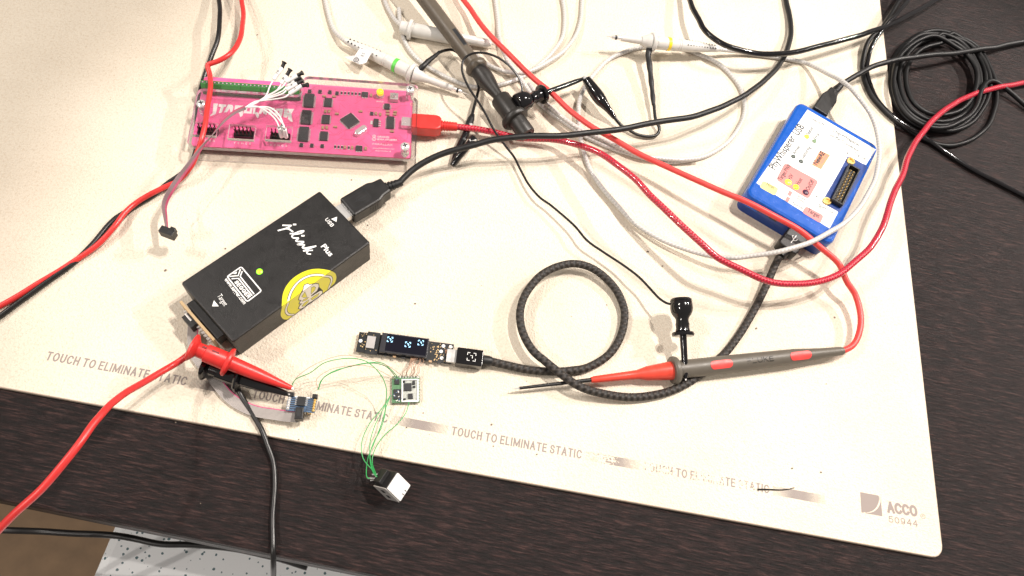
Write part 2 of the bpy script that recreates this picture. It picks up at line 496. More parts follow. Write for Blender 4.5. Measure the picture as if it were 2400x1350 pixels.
mu = N.new('ShaderNodeMix'); mu.data_type = 'RGBA'; mu.blend_type = 'MULTIPLY'; mu.inputs['Factor'].default_value = .42
L.new(cr.outputs[0], mu.inputs['A']); L.new(c2.outputs[0], mu.inputs['B'])
L.new(mu.outputs['Result'], b.inputs['Base Color'])
b.inputs['Roughness'].default_value = .55; b.inputs['Specular IOR Level'].default_value = .3
gr = N.new('ShaderNodeTexVoronoi'); gr.inputs['Scale'].default_value = 900
gn = N.new('ShaderNodeTexNoise'); gn.inputs['Scale'].default_value = 420; gn.inputs['Detail'].default_value = 4
L.new(tc.outputs['Object'], gr.inputs['Vector']); L.new(tc.outputs['Object'], gn.inputs['Vector'])
ad = N.new('ShaderNodeMath'); ad.operation = 'ADD'
L.new(gr.outputs['Distance'], ad.inputs[0]); L.new(gn.outputs['Fac'], ad.inputs[1])
bp = N.new('ShaderNodeBump'); bp.inputs['Strength'].default_value = .6; bp.inputs['Distance'].default_value = .0006
L.new(ad.outputs[0], bp.inputs['Height']); L.new(bp.outputs['Normal'], b.inputs['Normal'])
pm('mat_edge', (.42, .34, .27), .6)

# worn printing on the mat: ink rubbed away in patches
def ink(name, keep, col=(.26, .22, .20)):
    m, nt, b, N, L = new_mat(name)
    tc = N.new('ShaderNodeTexCoord'); n1 = N.new('ShaderNodeTexNoise'); n1.inputs['Scale'].default_value = 900; n1.inputs['Detail'].default_value = 5
    L.new(tc.outputs['Object'], n1.inputs['Vector'])
    n2 = N.new('ShaderNodeTexNoise'); n2.inputs['Scale'].default_value = 60; n2.inputs['Detail'].default_value = 2
    L.new(tc.outputs['Object'], n2.inputs['Vector'])
    a = N.new('ShaderNodeMath'); a.operation = 'ADD'; L.new(n1.outputs['Fac'], a.inputs[0]); L.new(n2.outputs['Fac'], a.inputs[1])
    r = N.new('ShaderNodeMapRange'); r.inputs['From Min'].default_value = 1 - keep - .06; r.inputs['From Max'].default_value = 1 - keep + .06
    L.new(a.outputs[0], r.inputs['Value'])
    tr = N.new('ShaderNodeBsdfTransparent'); mx = N.new('ShaderNodeMixShader')
    L.new(r.outputs[0], mx.inputs[0]); L.new(tr.outputs[0], mx.inputs[1]); L.new(b.outputs[0], mx.inputs[2])
    L.new(mx.outputs[0], N['Material Output'].inputs['Surface'])
    b.inputs['Base Color'].default_value = (*col, 1); b.inputs['Roughness'].default_value = .6
ink('ink_good', .45); ink('ink_worn', .08); ink('ink_faint', .0); ink('ink_logo', .45, (.25, .205, .185))

# table: dark brown laminate with fine long grain
m, nt, b, N, L = new_mat('dark_wood')
tc = N.new('ShaderNodeTexCoord'); mp = N.new('ShaderNodeMapping'); mp.inputs['Scale'].default_value = (24, 250, 24)
L.new(tc.outputs['Object'], mp.inputs['Vector'])
g1 = N.new('ShaderNodeTexNoise'); g1.inputs['Scale'].default_value = 3.2; g1.inputs['Detail'].default_value = 9; g1.inputs['Roughness'].default_value = .74
L.new(mp.outputs[0], g1.inputs['Vector'])
cr = N.new('ShaderNodeValToRGB')
e = cr.color_ramp.elements; e[0].position = .40; e[0].color = (.002, .0013, .0013, 1); e[1].position = .66; e[1].color = (.060, .029, .025, 1)
x = e.new(.53); x.color = (.012, .0052, .0050, 1)
L.new(g1.outputs['Fac'], cr.inputs[0]); L.new(cr.outputs[0], b.inputs['Base Color'])
rr = N.new('ShaderNodeMapRange'); b.inputs['Specular IOR Level'].default_value = .3; rr.inputs['To Min'].default_value = .62; rr.inputs['To Max'].default_value = .36
L.new(g1.outputs['Fac'], rr.inputs['Value']); L.new(rr.outputs[0], b.inputs['Roughness'])
bp = N.new('ShaderNodeBump'); bp.inputs['Strength'].default_value = 1.0; bp.inputs['Distance'].default_value = .0012
L.new(g1.outputs['Fac'], bp.inputs['Height']); L.new(bp.outputs['Normal'], b.inputs['Normal'])

# clear acrylic sheet: see-through with a surface reflection; sawn edges catch light
def clear(name, tint, edge):
    m, nt, b, N, L = new_mat(name)
    N.remove(b)
    tr = N.new('ShaderNodeBsdfTransparent'); tr.inputs[0].default_value = (*tint, 1)
    gl = N.new('ShaderNodeBsdfGlossy'); gl.inputs['Roughness'].default_value = .06
    fr = N.new('ShaderNodeFresnel'); fr.inputs[0].default_value = 1.45
    mx = N.new('ShaderNodeMixShader'); L.new(fr.outputs[0], mx.inputs[0]); L.new(tr.outputs[0], mx.inputs[1]); L.new(gl.outputs[0], mx.inputs[2])
    out = mx
    df = N.new('ShaderNodeBsdfDiffuse'); df.inputs[0].default_value = (*edge[1], 1)
    tcs = N.new('ShaderNodeTexCoord'); nz = N.new('ShaderNodeTexNoise'); nz.inputs['Scale'].default_value = 300
    L.new(tcs.outputs['Object'], nz.inputs['Vector'])
    mr = N.new('ShaderNodeMapRange'); mr.inputs['To Min'].default_value = edge[0] * .7; mr.inputs['To Max'].default_value = edge[0] * 1.3
    L.new(nz.outputs['Fac'], mr.inputs['Value'])
    m2 = N.new('ShaderNodeMixShader'); L.new(mr.outputs[0], m2.inputs[0]); L.new(mx.outputs[0], m2.inputs[1]); L.new(df.outputs[0], m2.inputs[2])
    L.new(m2.outputs[0], N['Material Output'].inputs['Surface'])
clear('acrylic', (.985, .98, .98), (.012, (.75, .70, .70)))
clear('acrylic_edge', (.90, .87, .87), (.40, (.86, .80, .80)))
clear('clear_plastic', (.88, .88, .88), (.25, (.7, .7, .7)))

# magenta circuit board with faint darker traces
m, nt, b, N, L = new_mat('pcb_pink')
tc = N.new('ShaderNodeTexCoord'); vo = N.new('ShaderNodeTexVoronoi'); vo.distance = 'MANHATTAN'; vo.inputs['Scale'].default_value = 110
L.new(tc.outputs['Object'], vo.inputs['Vector'])
nz = N.new('ShaderNodeTexNoise'); nz.inputs['Scale'].default_value = 35
L.new(tc.outputs['Object'], nz.inputs['Vector'])
mx = N.new('ShaderNodeMix'); mx.data_type = 'RGBA'; mx.inputs['A'].default_value = (.82, .105, .29, 1); mx.inputs['B'].default_value = (.90, .16, .38, 1)
ad = N.new('ShaderNodeMath'); ad.operation = 'MULTIPLY'; L.new(vo.outputs['Distance'], ad.inputs[0]); L.new(nz.outputs['Fac'], ad.inputs[1])
L.new(ad.outputs[0], mx.inputs['Factor']); L.new(mx.outputs['Result'], b.inputs['Base Color']); b.inputs['Roughness'].default_value = .35

# braided sleeves: two crossing helices of strands, relief and colour from the same weave
def braid(name, c0, c1, rough, pitch, nstr, strength=.8, sheen=.0, coat=.0):
    m, nt, b, N, L = new_mat(name)
    uv = N.new('ShaderNodeUVMap'); sx = N.new('ShaderNodeSeparateXYZ'); L.new(uv.outputs[0], sx.inputs[0])
    def wave(sock, k):
        a = N.new('ShaderNodeMath'); a.operation = 'MULTIPLY'; a.inputs[1].default_value = k; L.new(sock, a.inputs[0])
        s_ = N.new('ShaderNodeMath'); s_.operation = 'SINE'; L.new(a.outputs[0], s_.inputs[0]); return s_
    tw_ = N.new('ShaderNodeMath'); tw_.operation = 'MULTIPLY_ADD'; tw_.inputs[1].default_value = pitch * .5; L.new(sx.outputs['X'], tw_.inputs[0]); L.new(sx.outputs['Y'], tw_.inputs[2])
    h1, h2 = wave(sx.outputs['X'], nstr * 2 * math.pi), wave(tw_.outputs[0], 2 * math.pi / pitch)
    mxx = N.new('ShaderNodeMath'); mxx.operation = 'MULTIPLY'; L.new(h1.outputs[0], mxx.inputs[0]); L.new(h2.outputs[0], mxx.inputs[1])
    mr = N.new('ShaderNodeMapRange'); mr.inputs['From Min'].default_value = -1; L.new(mxx.outputs[0], mr.inputs['Value'])
    mx = N.new('ShaderNodeMix'); mx.data_type = 'RGBA'; mx.inputs['A'].default_value = (*c0, 1); mx.inputs['B'].default_value = (*c1, 1)
    L.new(mr.outputs[0], mx.inputs['Factor']); L.new(mx.outputs['Result'], b.inputs['Base Color'])
    bp = N.new('ShaderNodeBump'); bp.inputs['Strength'].default_value = strength; bp.inputs['Distance'].default_value = .0005
    L.new(mr.outputs[0], bp.inputs['Height']); L.new(bp.outputs['Normal'], b.inputs['Normal'])
    b.inputs['Roughness'].default_value = rough; b.inputs['Coat Weight'].default_value = coat; b.inputs['Coat Roughness'].default_value = .1
braid('braid_black', (.001, .001, .001), (.042, .033, .027), .6, 4.0, 3, 1.0)
braid('braid_red', (.26, .002, .014), (.62, .010, .040), .36, 2.3, 4, .6, coat=1.0)
braid('coax_white', (.44, .43, .41), (.60, .585, .56), .38, 2.6, 2, .35, coat=.4)

# ================================================================== the setting
def line_cross(a, b, c, d):
    r = b - a; s_ = d - c; k = r.x * s_.y - r.y * s_.x
    t = ((c - a).x * s_.y - (c - a).y * s_.x) / k
    return a + r * t
TZ = -2.6                                        # table top, a mat's thickness below the mat
fa, fb = P(217, 948), P(2065, 1284)
ra, rb = P(2177, 1000), P(2070, 77)
corner = line_cross(fa, fb, ra, rb)
MF = Fr(corner, math.atan2((fb - fa).y, (fb - fa).x))

ta, tb = P(217, 1216, TZ), P(527, 1281, TZ)
TF = Fr(((ta + tb) / 2).to_tuple(), math.radians(6.6), 0)
mb = MB()
mb.prism([(-1000, 0), (1300, 0), (1300, 1100), (-1000, 1100)], TZ - 28, TZ, 3.0)
t = mb.build('table', 'dark_wood', None, TF.o, TF.a); t['kind'] = 'structure'
mb = MB(); mb.box((0, 200, -735), (4000, 4000, 10))
t = mb.build('floor', 'floor_tan'); t['kind'] = 'structure'

c0 = P(262, 1226, -120)
mb = MB(); mb.prism(rect(210, -190, 420, 400, 25), -730, -120, 8)
o = mb.build('speckled_seat', 'speckled', None, (c0.x - 4, c0.y + 40, 0), math.radians(6))
tag(o, 'white surface with dark speckles below the table edge', 'seat')

# ------------------------------------------------------------------ the mat
mb = MB(); mb.prism(rect(-460, 310, 920, 620, 8), TZ, 0, .7, 1)
mat = mb.build('antistatic_mat', ['mat_vinyl', 'mat_edge'], None, MF.o, MF.a)
tag(mat, 'large beige vinyl mat printed with grey lettering along its front edge', 'mat')
def mpx(x, y): return MF.px(x, y, 0)
PZ = .06
a3, b3 = mpx(1057, 1021), mpx(1362, 1074)        # the clear phrase: baseline start and end
cap = (mpx(1059, 1000) - mpx(1064, 1020)).length * 1.0
vbase = (a3.y + b3.y) / 2
plen = b3.x - a3.x
starts = [mpx(588, 940).x, a3.x]
pitch = starts[1] - starts[0]
for k, (i, m_) in enumerate(((-2, 'ink_good'), (-1, 'ink_good'), (0, 'ink_good'), (1, 'ink_faint'))):
    x0 = a3.x + i * pitch
    mb = MB(); sans(mb, 'TOUCH TO ELIMINATE STATIC', (x0, vbase), (x0 + plen, vbase), cap, PZ, .165, .46)
    mb.build('lettering', m_, mat)
    # graded bar of fine strokes between the phrases
    mb = MB(); g0 = x0 + plen + 3; g1 = x0 + pitch - 3; nb = 46
    for j in range(nb):
        u = j / (nb - 1); wd = .14 + .60 * math.sin(math.pi * u) ** 1.5
        xx = g0 + (g1 - g0) * u
        flat(mb, [(xx - wd / 2, vbase - .2), (xx + wd / 2, vbase - .2), (xx + wd / 2, vbase + cap), (xx - wd / 2, vbase + cap)], PZ)
    mb.build('hatched_bar', 'ink_worn' if i == 0 else 'ink_good', mat)
# maker's square, name and number
q = [mpx(*p) for p in ((2019, 1202), (2068, 1211), (2064, 1163), (2016, 1151))]
e0 = sum((Vector(p[:2]) for p in q), Vector((0, 0))) / 4; wq = (q[1] - q[0]).length; hq = (q[2] - q[1]).length
mb = MB()
W2, H2 = wq / 2, hq / 2
arc = [(-W2 + wq * .18 + wq * .80 * math.sin(math.radians(a)), -H2 + hq * .04 + hq * .92 * (1 - math.cos(math.radians(a)))) for a in range(0, 91, 6)]
flat(mb, [(e0.x - W2, e0.y - H2), (e0.x - W2 + wq * .10, e0.y - H2)] + [(e0.x + x - wq * .07, e0.y + y) for x, y in arc if x - wq * .07 < W2] + [(e0.x + W2 * .72, e0.y + H2), (e0.x - W2, e0.y + H2)], PZ)
flat(mb, [(e0.x + W2, e0.y - H2)] + [(e0.x + min(W2, x + wq * .02), e0.y + y) for x, y in arc][::-1] + [(e0.x - W2 + wq * .2, e0.y - H2)], PZ)
for k in range(7):
    y = e0.y + hq * (.12 + .05 * k); x = e0.x + W2 * (.30 + .05 * k)
    flat(mb, [(x, y), (x + wq * .22, y + hq * .02), (x + wq * .22, y + hq * .035), (x, y + hq * .02)], PZ + .02)
mb.build('emblem', 'ink_logo', mat)
mb = MB(); sans(mb, 'ACCO', mpx(2081, 1202), mpx(2151, 1212), (mpx(2085, 1176) - mpx(2081, 1202)).length * .97, PZ, .24, .34)
mb.build('lettering', 'ink_logo', mat)
mb = MB(); sans(mb, '50944', mpx(2083, 1224), mpx(2152, 1235), (mpx(2083, 1209) - mpx(2083, 1224)).length, PZ, .15, .32)
mb.build('lettering', 'ink_logo', mat)
q = mpx(2163, 1210); mb = MB()
stroke(mb, [(q.x + 1.5 * math.cos(a * .3927), q.y + 1.5 * math.sin(a * .3927)) for a in range(16)], .35, PZ, True)
put_text(mb, 'R', (q.x - .5, q.y - .7), (q.x + .6, q.y - .7), 1.4, PZ)
mb.build('registered_mark', 'ink_logo', mat)

# crumbs and smudges lying on the mat
mb = MB(); rnd = random.Random(3)
SP = [(973, 712, 1.4), (1518, 590, 1.6), (1552, 624, 1.3), (1600, 560, .8), (1856, 1098, 1.2), (1924, 1107, 1.3), (1152, 995, 1.5), (1156, 1046, .9), (992, 968, .9),
      (1258, 1065, 1.1), (388, 634, 1.7), (528, 583, 1.2), (240, 560, 1.0), (824, 422, 1.2), (862, 528, 1.0), (1772, 770, 1.8), (1956, 744, 1.5), (1340, 742, .5), (1422, 715, .9),
      (1936, 900, .9), (953, 1002, .8), (470, 1180, .6), (1000, 90, 1), (603, 82, 1.2), (700, 1030, .7), (412, 990, .8)]
for x, y, r in SP:
    c = P(x, y, .02); n = rnd.randint(5, 7); r *= .62
    poly = [(c.x + r * rnd.uniform(.5, 1) * math.cos(2 * math.pi * k / n), c.y + r * rnd.uniform(.5, 1) * math.sin(2 * math.pi * k / n)) for k in range(n)]
    mb.prism(poly, .01, .25 + .3 * r * rnd.random())
for k in range(70):
    x, y = rnd.uniform(240, 2100), rnd.uniform(90, 1180)
    c = P(x, y, .02); mp_ = MF.loc(c)
    if mp_.x > -10 or mp_.y < 8: continue
    r = rnd.uniform(.15, .35); n = 5
    mb.prism([(c.x + r * rnd.uniform(.5, 1) * math.cos(2 * math.pi * q / n), c.y + r * rnd.uniform(.5, 1) * math.sin(2 * math.pi * q / n)) for q in range(n)], .01, .2)
o = mb.build('crumbs', 'speck'); o['kind'] = 'stuff'
tag(o, 'tiny dark crumbs scattered over the beige mat', 'crumbs')
pts = rel(path([(1776, 1147, .5), (1800, 1147, .6), (1830, 1148, .7), (1850, 1146, .6), (1862, 1143, .5)], 1.0), P(1776, 1147))
mb = MB().tube(pts, [.55 - .35 * abs(i / (len(pts) - 1)) for i in range(len(pts))], 8)
o = mb.build('thread', 'wire_black', None, P(1776, 1147)); tag(o, 'short dark thread lying across the worn lettering on the mat', 'thread')

# ================================================================== pink board in clear case
JF, jL, jW = rect_frame([(440, 340), (972, 376), (984, 195), (469, 163)], 16)
jt = thing('circuit_board', 'pink circuit board in a clear acrylic case with green terminals', 'circuit board', JF)
def jz(X, Y, z): return JF.px(420 + X / 4, 130 + Y / 4, z)        # from enlarged-view coordinates
ZB, ZP, ZT0, ZT1 = 2.0, 7.2, 13.2, 16.0
# PCB
q = [jz(110, 845, ZP), jz(2150, 965, ZP), jz(2215, 345, ZP)]
px0, px1 = q[0].x, (q[1].x + q[2].x) / 2; py0 = (q[0].y + q[1].y) / 2; py1 = max(jz(205, 215, ZP + 9).y + 1.0, jz(1700, 302, ZP).y)
pcb = MB().prism(rect((px0 + px1) / 2, (py0 + py1) / 2, px1 - px0, py1 - py0, 2.5), ZP - 1.6, ZP, 0, 1).build('board', ['pcb_pink', 'pcb_edge'], jt)
# plates
yn = jz(600, 335, ZT1).y; xs = jz(1145, 360, ZT1).x
hx, hy = jL / 2, jW / 2
holes = []
hdr = [(265, 700), (605, 728), (945, 750)]
for (X0, Y0, X1, Y1) in ((112, 632, 362, 738), (448, 655, 716, 772), (800, 665, 1062, 782)):
    a = jz(X0, Y1, ZT1); b_ = jz(X1, Y0, ZT1)
    holes.append([(a.x, a.y), (b_.x, a.y), (b_.x, b_.y), (a.x, b_.y)])
yb = jz(1600, 925, ZT1).y
out = round_poly([(-hx, -hy), (hx, -hy), (hx, hy), (xs, hy), (xs, yn), (-hx, yn)], 5.0, 6)
plate('top_plate', out, holes, ZT0, ZT1, ['acrylic', 'acrylic_edge'], jt)
plate('bottom_plate', rect(0, 0, jL, jW, 5.0), [], .05, ZB, ['acrylic', 'acrylic_edge'], jt)
# standoffs and screws
for (X, Y) in ((205, 445), (2165, 310), (2118, 845), (150, 800)):
    c = jz(X, Y, ZT1 + 1.5)
    if (X, Y) == (150, 800): continue
    so = MB().lathe((c.x, c.y, ZP + .1), (c.x, c.y, ZT0), [(0, 3.0), (ZT0 - ZP - .15, 3.0)], 20).build('standoff', 'clear_plastic', jt)
    MB().lathe((c.x, c.y, ZB + .1), (c.x, c.y, ZP - 1.7), [(0, 3.0), (ZP - 1.8 - ZB, 3.0)], 20).build('standoff', 'clear_plastic', jt)
    sc_ = MB().lathe((c.x, c.y, ZT1 + .02), (c.x, c.y, ZT1 + 4), [(0, 3.2), (.9, 3.2), (1.6, 2.7), (2.0, 1.6), (2.1, .02)], 20).build('screw', 'metal', jt)
    mb = MB()
    for a in (.4, .4 + math.pi / 2): mb.box((c.x, c.y, ZT1 + 2.13), (3.2, .7, .12), a)
    mb.build('cross_slot', 'chip', sc_)
    MB().lathe((c.x, c.y, ZB + .1), (c.x, c.y, ZT1), [(0, 1.3), (ZT1 - ZB - .2, 1.3)], 12).build('screw_shank', 'metal', sc_)
# terminal blocks
TT = ZP + 9.4; ta_ = jz(205, 226, TT); tb_ = jz(1132, 300, TT)
tl = (tb_ - ta_).length / 5; dirx = Vector((1, 0))
ty = (ta_.y + tb_.y) / 2 - 1.2
for k in range(5):
    xc = ta_.x + tl * (k + .5)
    blk = MB()
    prof = [(-3.4, ZP + .1), (3.0, ZP + .1), (3.0, TT - 2.2), (1.2, TT), (-1.8, TT), (-3.4, TT - 2.4)]
    vs = [(xc - tl / 2 + .12, ty + y, z) for y, z in prof] + [(xc + tl / 2 - .12, ty + y, z) for y, z in prof]
    n = len(prof)
    blk.add(vs, [list(range(n)), list(range(n, 2 * n))[::-1]] + [[i, i + n, (i + 1) % n + n, (i + 1) % n] for i in range(n)])
    b_ = blk.build('terminal_block', 'green_terminal', jt)
    for j in range(5):
        x = xc + (j - 2) * tl / 5
        MB().lathe((x, ty - .3, TT - .05), (x, ty - .3, TT + .1), [(0, 1.0), (.08, 1.0)], 12).build('screw_well', 'chip', b_)
        MB().lathe((x, ty - .3, TT + .04), (x, ty - .3, TT + .3), [(0, .65), (.12, .6)], 10).build('screw', 'dull_metal', b_)
        MB().box((x, ty - 3.5, ZP + 4.0), (1.3, .3, 2.2)).build('wire_entry', 'chip', b_)
# header rows with pins
for (X, Y) in hdr:
    c = jz(X, Y, ZP + 3)
    h = MB().box((c.x, c.y, ZP + 1.35), (13.0, 5.2, 2.5), 0, .2).build('pin_header', 'black_plastic', jt)
    for i in range(5):
        for j in (-1, 1):
            MB().box((c.x + (i - 2) * 2.54, c.y + j * 1.27, ZP + 5.6), (.66, .66, 6.0), 0, .15).build('pin', 'header_red', h)
# chips
def ic(name, X, Y, w_, h_, ht, rot=0.0, legs=None, n=8, mat_='chip', lw=.35, ll=1.0):
    c = jz(X, Y, ZP + ht)
    o = MB().prism(rect(c.x, c.y, w_, h_, 0, rot), ZP + .2, ZP + ht, .15).build(name, mat_, jt)
    if legs:
        mb = MB(); cr_, sr_ = math.cos(rot), math.sin(rot)
        for side in legs:
            for i in range(n):
                u = (i - (n - 1) / 2)
                if side in 'lr':
                    lx = (w_ / 2 + ll / 2) * (1 if side == 'r' else -1); ly = u * h_ * .92 / n; d = (ll, lw, .3)
                else:
                    ly = (h_ / 2 + ll / 2) * (1 if side == 't' else -1); lx = u * w_ * .92 / n; d = (lw, ll, .3)
                mb.box((c.x + lx * cr_ - ly * sr_, c.y + lx * sr_ + ly * cr_, ZP + .35), d, rot)
        mb.build('chip_legs', 'solder', o)
    return o
for X, Y, h in ((1217, 415, 11.4), (1190, 572, 11.6), (1165, 730, 11.8)): ic('chip', X, Y, 6.6, h, 2.0, 0, 'lr', 10, ll=1.2, lw=.5)
for X, Y in ((1395, 435), (1375, 593), (1355, 750)): ic('chip', X, Y, 5.2, 7.4, 1.5, 0, 'lr', 12, ll=.8, lw=.25)
for X, Y in ((1222, 330), (1320, 335), (1412, 340), (1480, 350), (1145, 835), (1243, 840), (1340, 845), (1805, 540)): ic('transistor', X, Y, 2.2, 2.8, 1.2, 0, 'lr', 2, ll=.5)
ic('chip', 1740, 360, 4.6, 3.9, 1.6, 0, 'tb', 4, ll=1.1, lw=.5); ic('chip', 1948, 472, 3.9, 4.6, 1.6, 0, 'lr', 4, ll=1.1, lw=.5)
ic('chip', 1685, 865, 4.6, 3.9, 1.6, 0, 'tb', 4, ll=1.1, lw=.5); ic('chip', 1980, 622, 5.2, 10.2, 1.8, 0, 'lr', 14, ll=.9, lw=.3)
ic('regulator', 1845, 625, 3.6, 6.4, 1.7, 0, 'r', 3, ll=1.6, lw=.8); ic('heat_tab', 1803, 627, 1.6, 3.2, .6, mat_='solder')
ic('processor', 1600, 605, 9.6, 9.6, 1.6, math.radians(42), 'lrtb', 11, ll=1.0, lw=.35)
for X, Y, v in ((1370, 520, 1), (1405, 520, 1), (1478, 543, 0), (1345, 672, 1), (1383, 672, 1), (1463, 665, 0), (1700, 520, 0), (1845, 540, 1), (1885, 548, 1), (1955, 520, 0), (1955, 548, 0), (2025, 525, 0),
                (2020, 548, 0), (1360, 378, 0), (1452, 380, 0), (1800, 370, 1), (1748, 868, 1), (1622, 860, 1), (1555, 857, 1), (1995, 708, 0)):
    ic('capacitor', X, Y, 1.6 if v else 2.6, 2.7 if v else 1.5, 1.1, 0, mat_='capacitor')
for k in range(6):
    ic('resistor', 1522 + 33.5 * k, 350 + 2 * k, 1.3, 2.2, .6, 0, 'tb', 1, lw=1.3, ll=.5)
    if k not in (3,): ic('resistor', 1462 + 32 * k, 855 + 2 * k, 1.3, 2.2, .6, 0, 'tb', 1, lw=1.3, ll=.5)
# crystal can
a, b_ = jz(1660, 735, ZP + 2), jz(1745, 675, ZP + 2)
MB().prism(rect((a.x + b_.x) / 2, (a.y + b_.y) / 2, 10.2, 4.4, 2.1, math.atan2(b_.y - a.y, b_.x - a.x)), ZP + .1, ZP + 3.4, .5).build('crystal', 'metal', jt)
# usb socket, status lamp, reset key
c = jz(2145, 618, ZP + 3.6)
so = MB().box((c.x, c.y, ZP + 2.0), (8.6, 7.6, 3.7), 0, .5).build('usb_socket', 'metal', jt)
mb = MB()
for dy in (-2.0, 2.0): mb.box((c.x + .4, c.y + dy, ZP + 3.87), (5.0, .7, .06))
mb.box((c.x + 2.6, c.y, ZP + 3.87), (.7, 4.0, .06)); mb.box((c.x - 3.0, c.y, ZP + 3.87), (1.6, 1.8, .06))
mb.build('shell_slot', 'chip', so)
c = jz(1883, 322, ZP + 7)
l_ = MB().lathe((c.x, c.y, ZP + .1), (c.x, c.y, ZP + 9.6), [(0, 2.9), (1.0, 2.9), (1.05, 2.45), (4.0, 2.45)], 20).build('status_lamp', 'clear_plastic', jt)
MB().lathe((c.x, c.y, ZP + 3.2), (c.x, c.y, ZP + 9.6), [(0, 2.6), (2.0, 2.6), (2.9, 1.9), (3.4, .6), (3.5, .02)], 20).build('lens', 'led_yellow', l_)
c = jz(2015, 385, ZP + 3)
k_ = MB().box((c.x, c.y, ZP + 1.9), (6.0, 6.0, 3.6), 0, .4).build('reset_key', 'dull_metal', jt)
MB().lathe((c.x, c.y, ZP + 3.8), (c.x, c.y, ZP + 8), [(0, 1.7), (1.6, 1.6), (1.9, 1.2)], 16).build('key_stem', 'clear_plastic', k_)
# copper traces showing faintly through the pink lacquer
pm('pcb_trace', (.62, .045, .14), .35)
mb = MB(); rnd = random.Random(21)
for k in range(90):
    x = rnd.uniform(px0 + 4, px1 - 6); y = rnd.uniform(py0 + 3, py1 - 10); q = [(x, y)]
    for j in range(rnd.randint(2, 4)):
        l_ = rnd.uniform(2, 9); a = rnd.choice((0, 45, 90, -45, 0, 180)); x = min(px1 - 3, max(px0 + 3, x + l_ * math.cos(math.radians(a)))); y = min(py1 - 9, max(py0 + 2, y + l_ * math.sin(math.radians(a)))); q.append((x, y))
    stroke(mb, q, .22, ZP + .012 + .0003 * k)
mb.build('traces', 'pcb_trace', jt)
# silk-screen print
TZp = ZP + .05
def jtext(body, p0, p1, cap_, off=0.0, **kw):
    mb = MB(); put_text(mb, body, jz(*p0, TZp), jz(*p1, TZp), cap_, TZp, off, **kw); return mb.build('lettering', 'white_paint', jt)
LOGO = [[(120, 140), (240, 150), (185, 410), (140, 445), (35, 490), (30, 460), (95, 400)], [(265, 160), (470, 175), (440, 240), (395, 240), (345, 385), (260, 405), (315, 235), (255, 235)],
        [(510, 165), (630, 185), (650, 240), (620, 385), (575, 380), (550, 280), (480, 375), (395, 385)], [(700, 190), (960, 205), (935, 262), (775, 258), (742, 368), (805, 330), (905, 335), (915, 430), (890, 480), (835, 510), (805, 400), (665, 385)],
        [(990, 215), (1040, 220), (1010, 350), (1085, 358), (1110, 225), (1170, 230), (1140, 418), (920, 405), (945, 300)], [(1195, 235), (1255, 240), (1232, 375), (1300, 380), (1345, 470), (1300, 545), (1255, 470), (1245, 428), (1165, 420)],
        [(1400, 240), (1520, 245), (1550, 440), (1460, 432), (1440, 350), (1390, 430), (1315, 425)], [(1550, 250), (1770, 262), (1745, 325), (1695, 325), (1680, 455), (1590, 448), (1620, 325), (1535, 318)],
        [(1800, 275), (1990, 285), (1950, 490), (1710, 460)], [(2020, 280), (2280, 292), (2205, 420), (2222, 550), (2245, 630), (2208, 640), (2112, 560), (2122, 460), (2085, 525), (1988, 505)]]
HOLE = [[(1855, 345), (1888, 355), (1868, 405), (1828, 398)], [(2110, 350), (2142, 360), (2128, 390), (2098, 384)]]
mb = MB()
for k, lp_ in enumerate(LOGO): flat(mb, [JF.px(490 + X / 11.43, 230 + Y / 11.43, ZP) for X, Y in lp_][::-1], TZp)
mb.build('board_logo', 'white_paint', jt)
mb = MB()
for lp_ in HOLE: flat(mb, [JF.px(490 + X / 11.43, 230 + Y / 11.43, ZP) for X, Y in lp_][::-1], TZp + .03)
mb.build('logo_counter', 'pcb_pink', jt)
jtext('GRAND', (1858, 768), (1968, 774), 1.35, .02); jtext('IDEA STUDIO', (1858, 793), (2040, 800), 1.35, .02)
jtext('PARALLAX', (1812, 838), (2002, 848), 1.7, -.01); jtext('www.JTAGulator.com', (1815, 872), (2018, 882), 1.0)
jtext('R32115 Rev. B', (1842, 898), (1985, 905), 1.0); jtext('STATUS', (1848, 436), (1915, 439), 1.1, .01); jtext('RESET', (1988, 443), (2048, 446), 1.1, .01)
c = jz(1827, 772, TZp); mb = MB()
stroke(mb, [(c.x + 1.1 * math.cos(a * .52), c.y + 1.5 + 1.0 * math.sin(a * .52)) for a in range(12)], .35, TZp, True)
stroke(mb, [(c.x + 1.3 * math.cos(a * .52), c.y - 1.0 + 1.3 * math.sin(a * .52)) for a in range(12)], .35, TZp, True)
stroke(mb, [(c.x, c.y + 2.6), (c.x, c.y - 2.4)], .3, TZp + .02); mb.build('emblem', 'white_paint', jt)
mb = MB()
for X0, Y0, n in ((520, 685, 5), (520, 818, 5), (180, 662, 5), (180, 790, 5), (870, 715, 4), (860, 838, 5)):
    for k in range(n):
        c = jz(X0 + 36 * k, Y0 + 2 * k, TZp); put_text(mb, 'VCHG5'[k], (c.x - .6, c.y - .8), (c.x + .6, c.y - .8), 1.5, TZp)
mb.build('pin_lettering', 'white_paint', jt)
mb = MB()
for X, Y in ((2183, 458), (2150, 832)):
    c = jz(X, Y, TZp); stroke(mb, [(c.x + 1.2 * math.cos(a * .52), c.y + 1.2 * math.sin(a * .52)) for a in range(12)], .4, TZp, True)
mb.build('alignment_ring', 'gold_pad', jt)

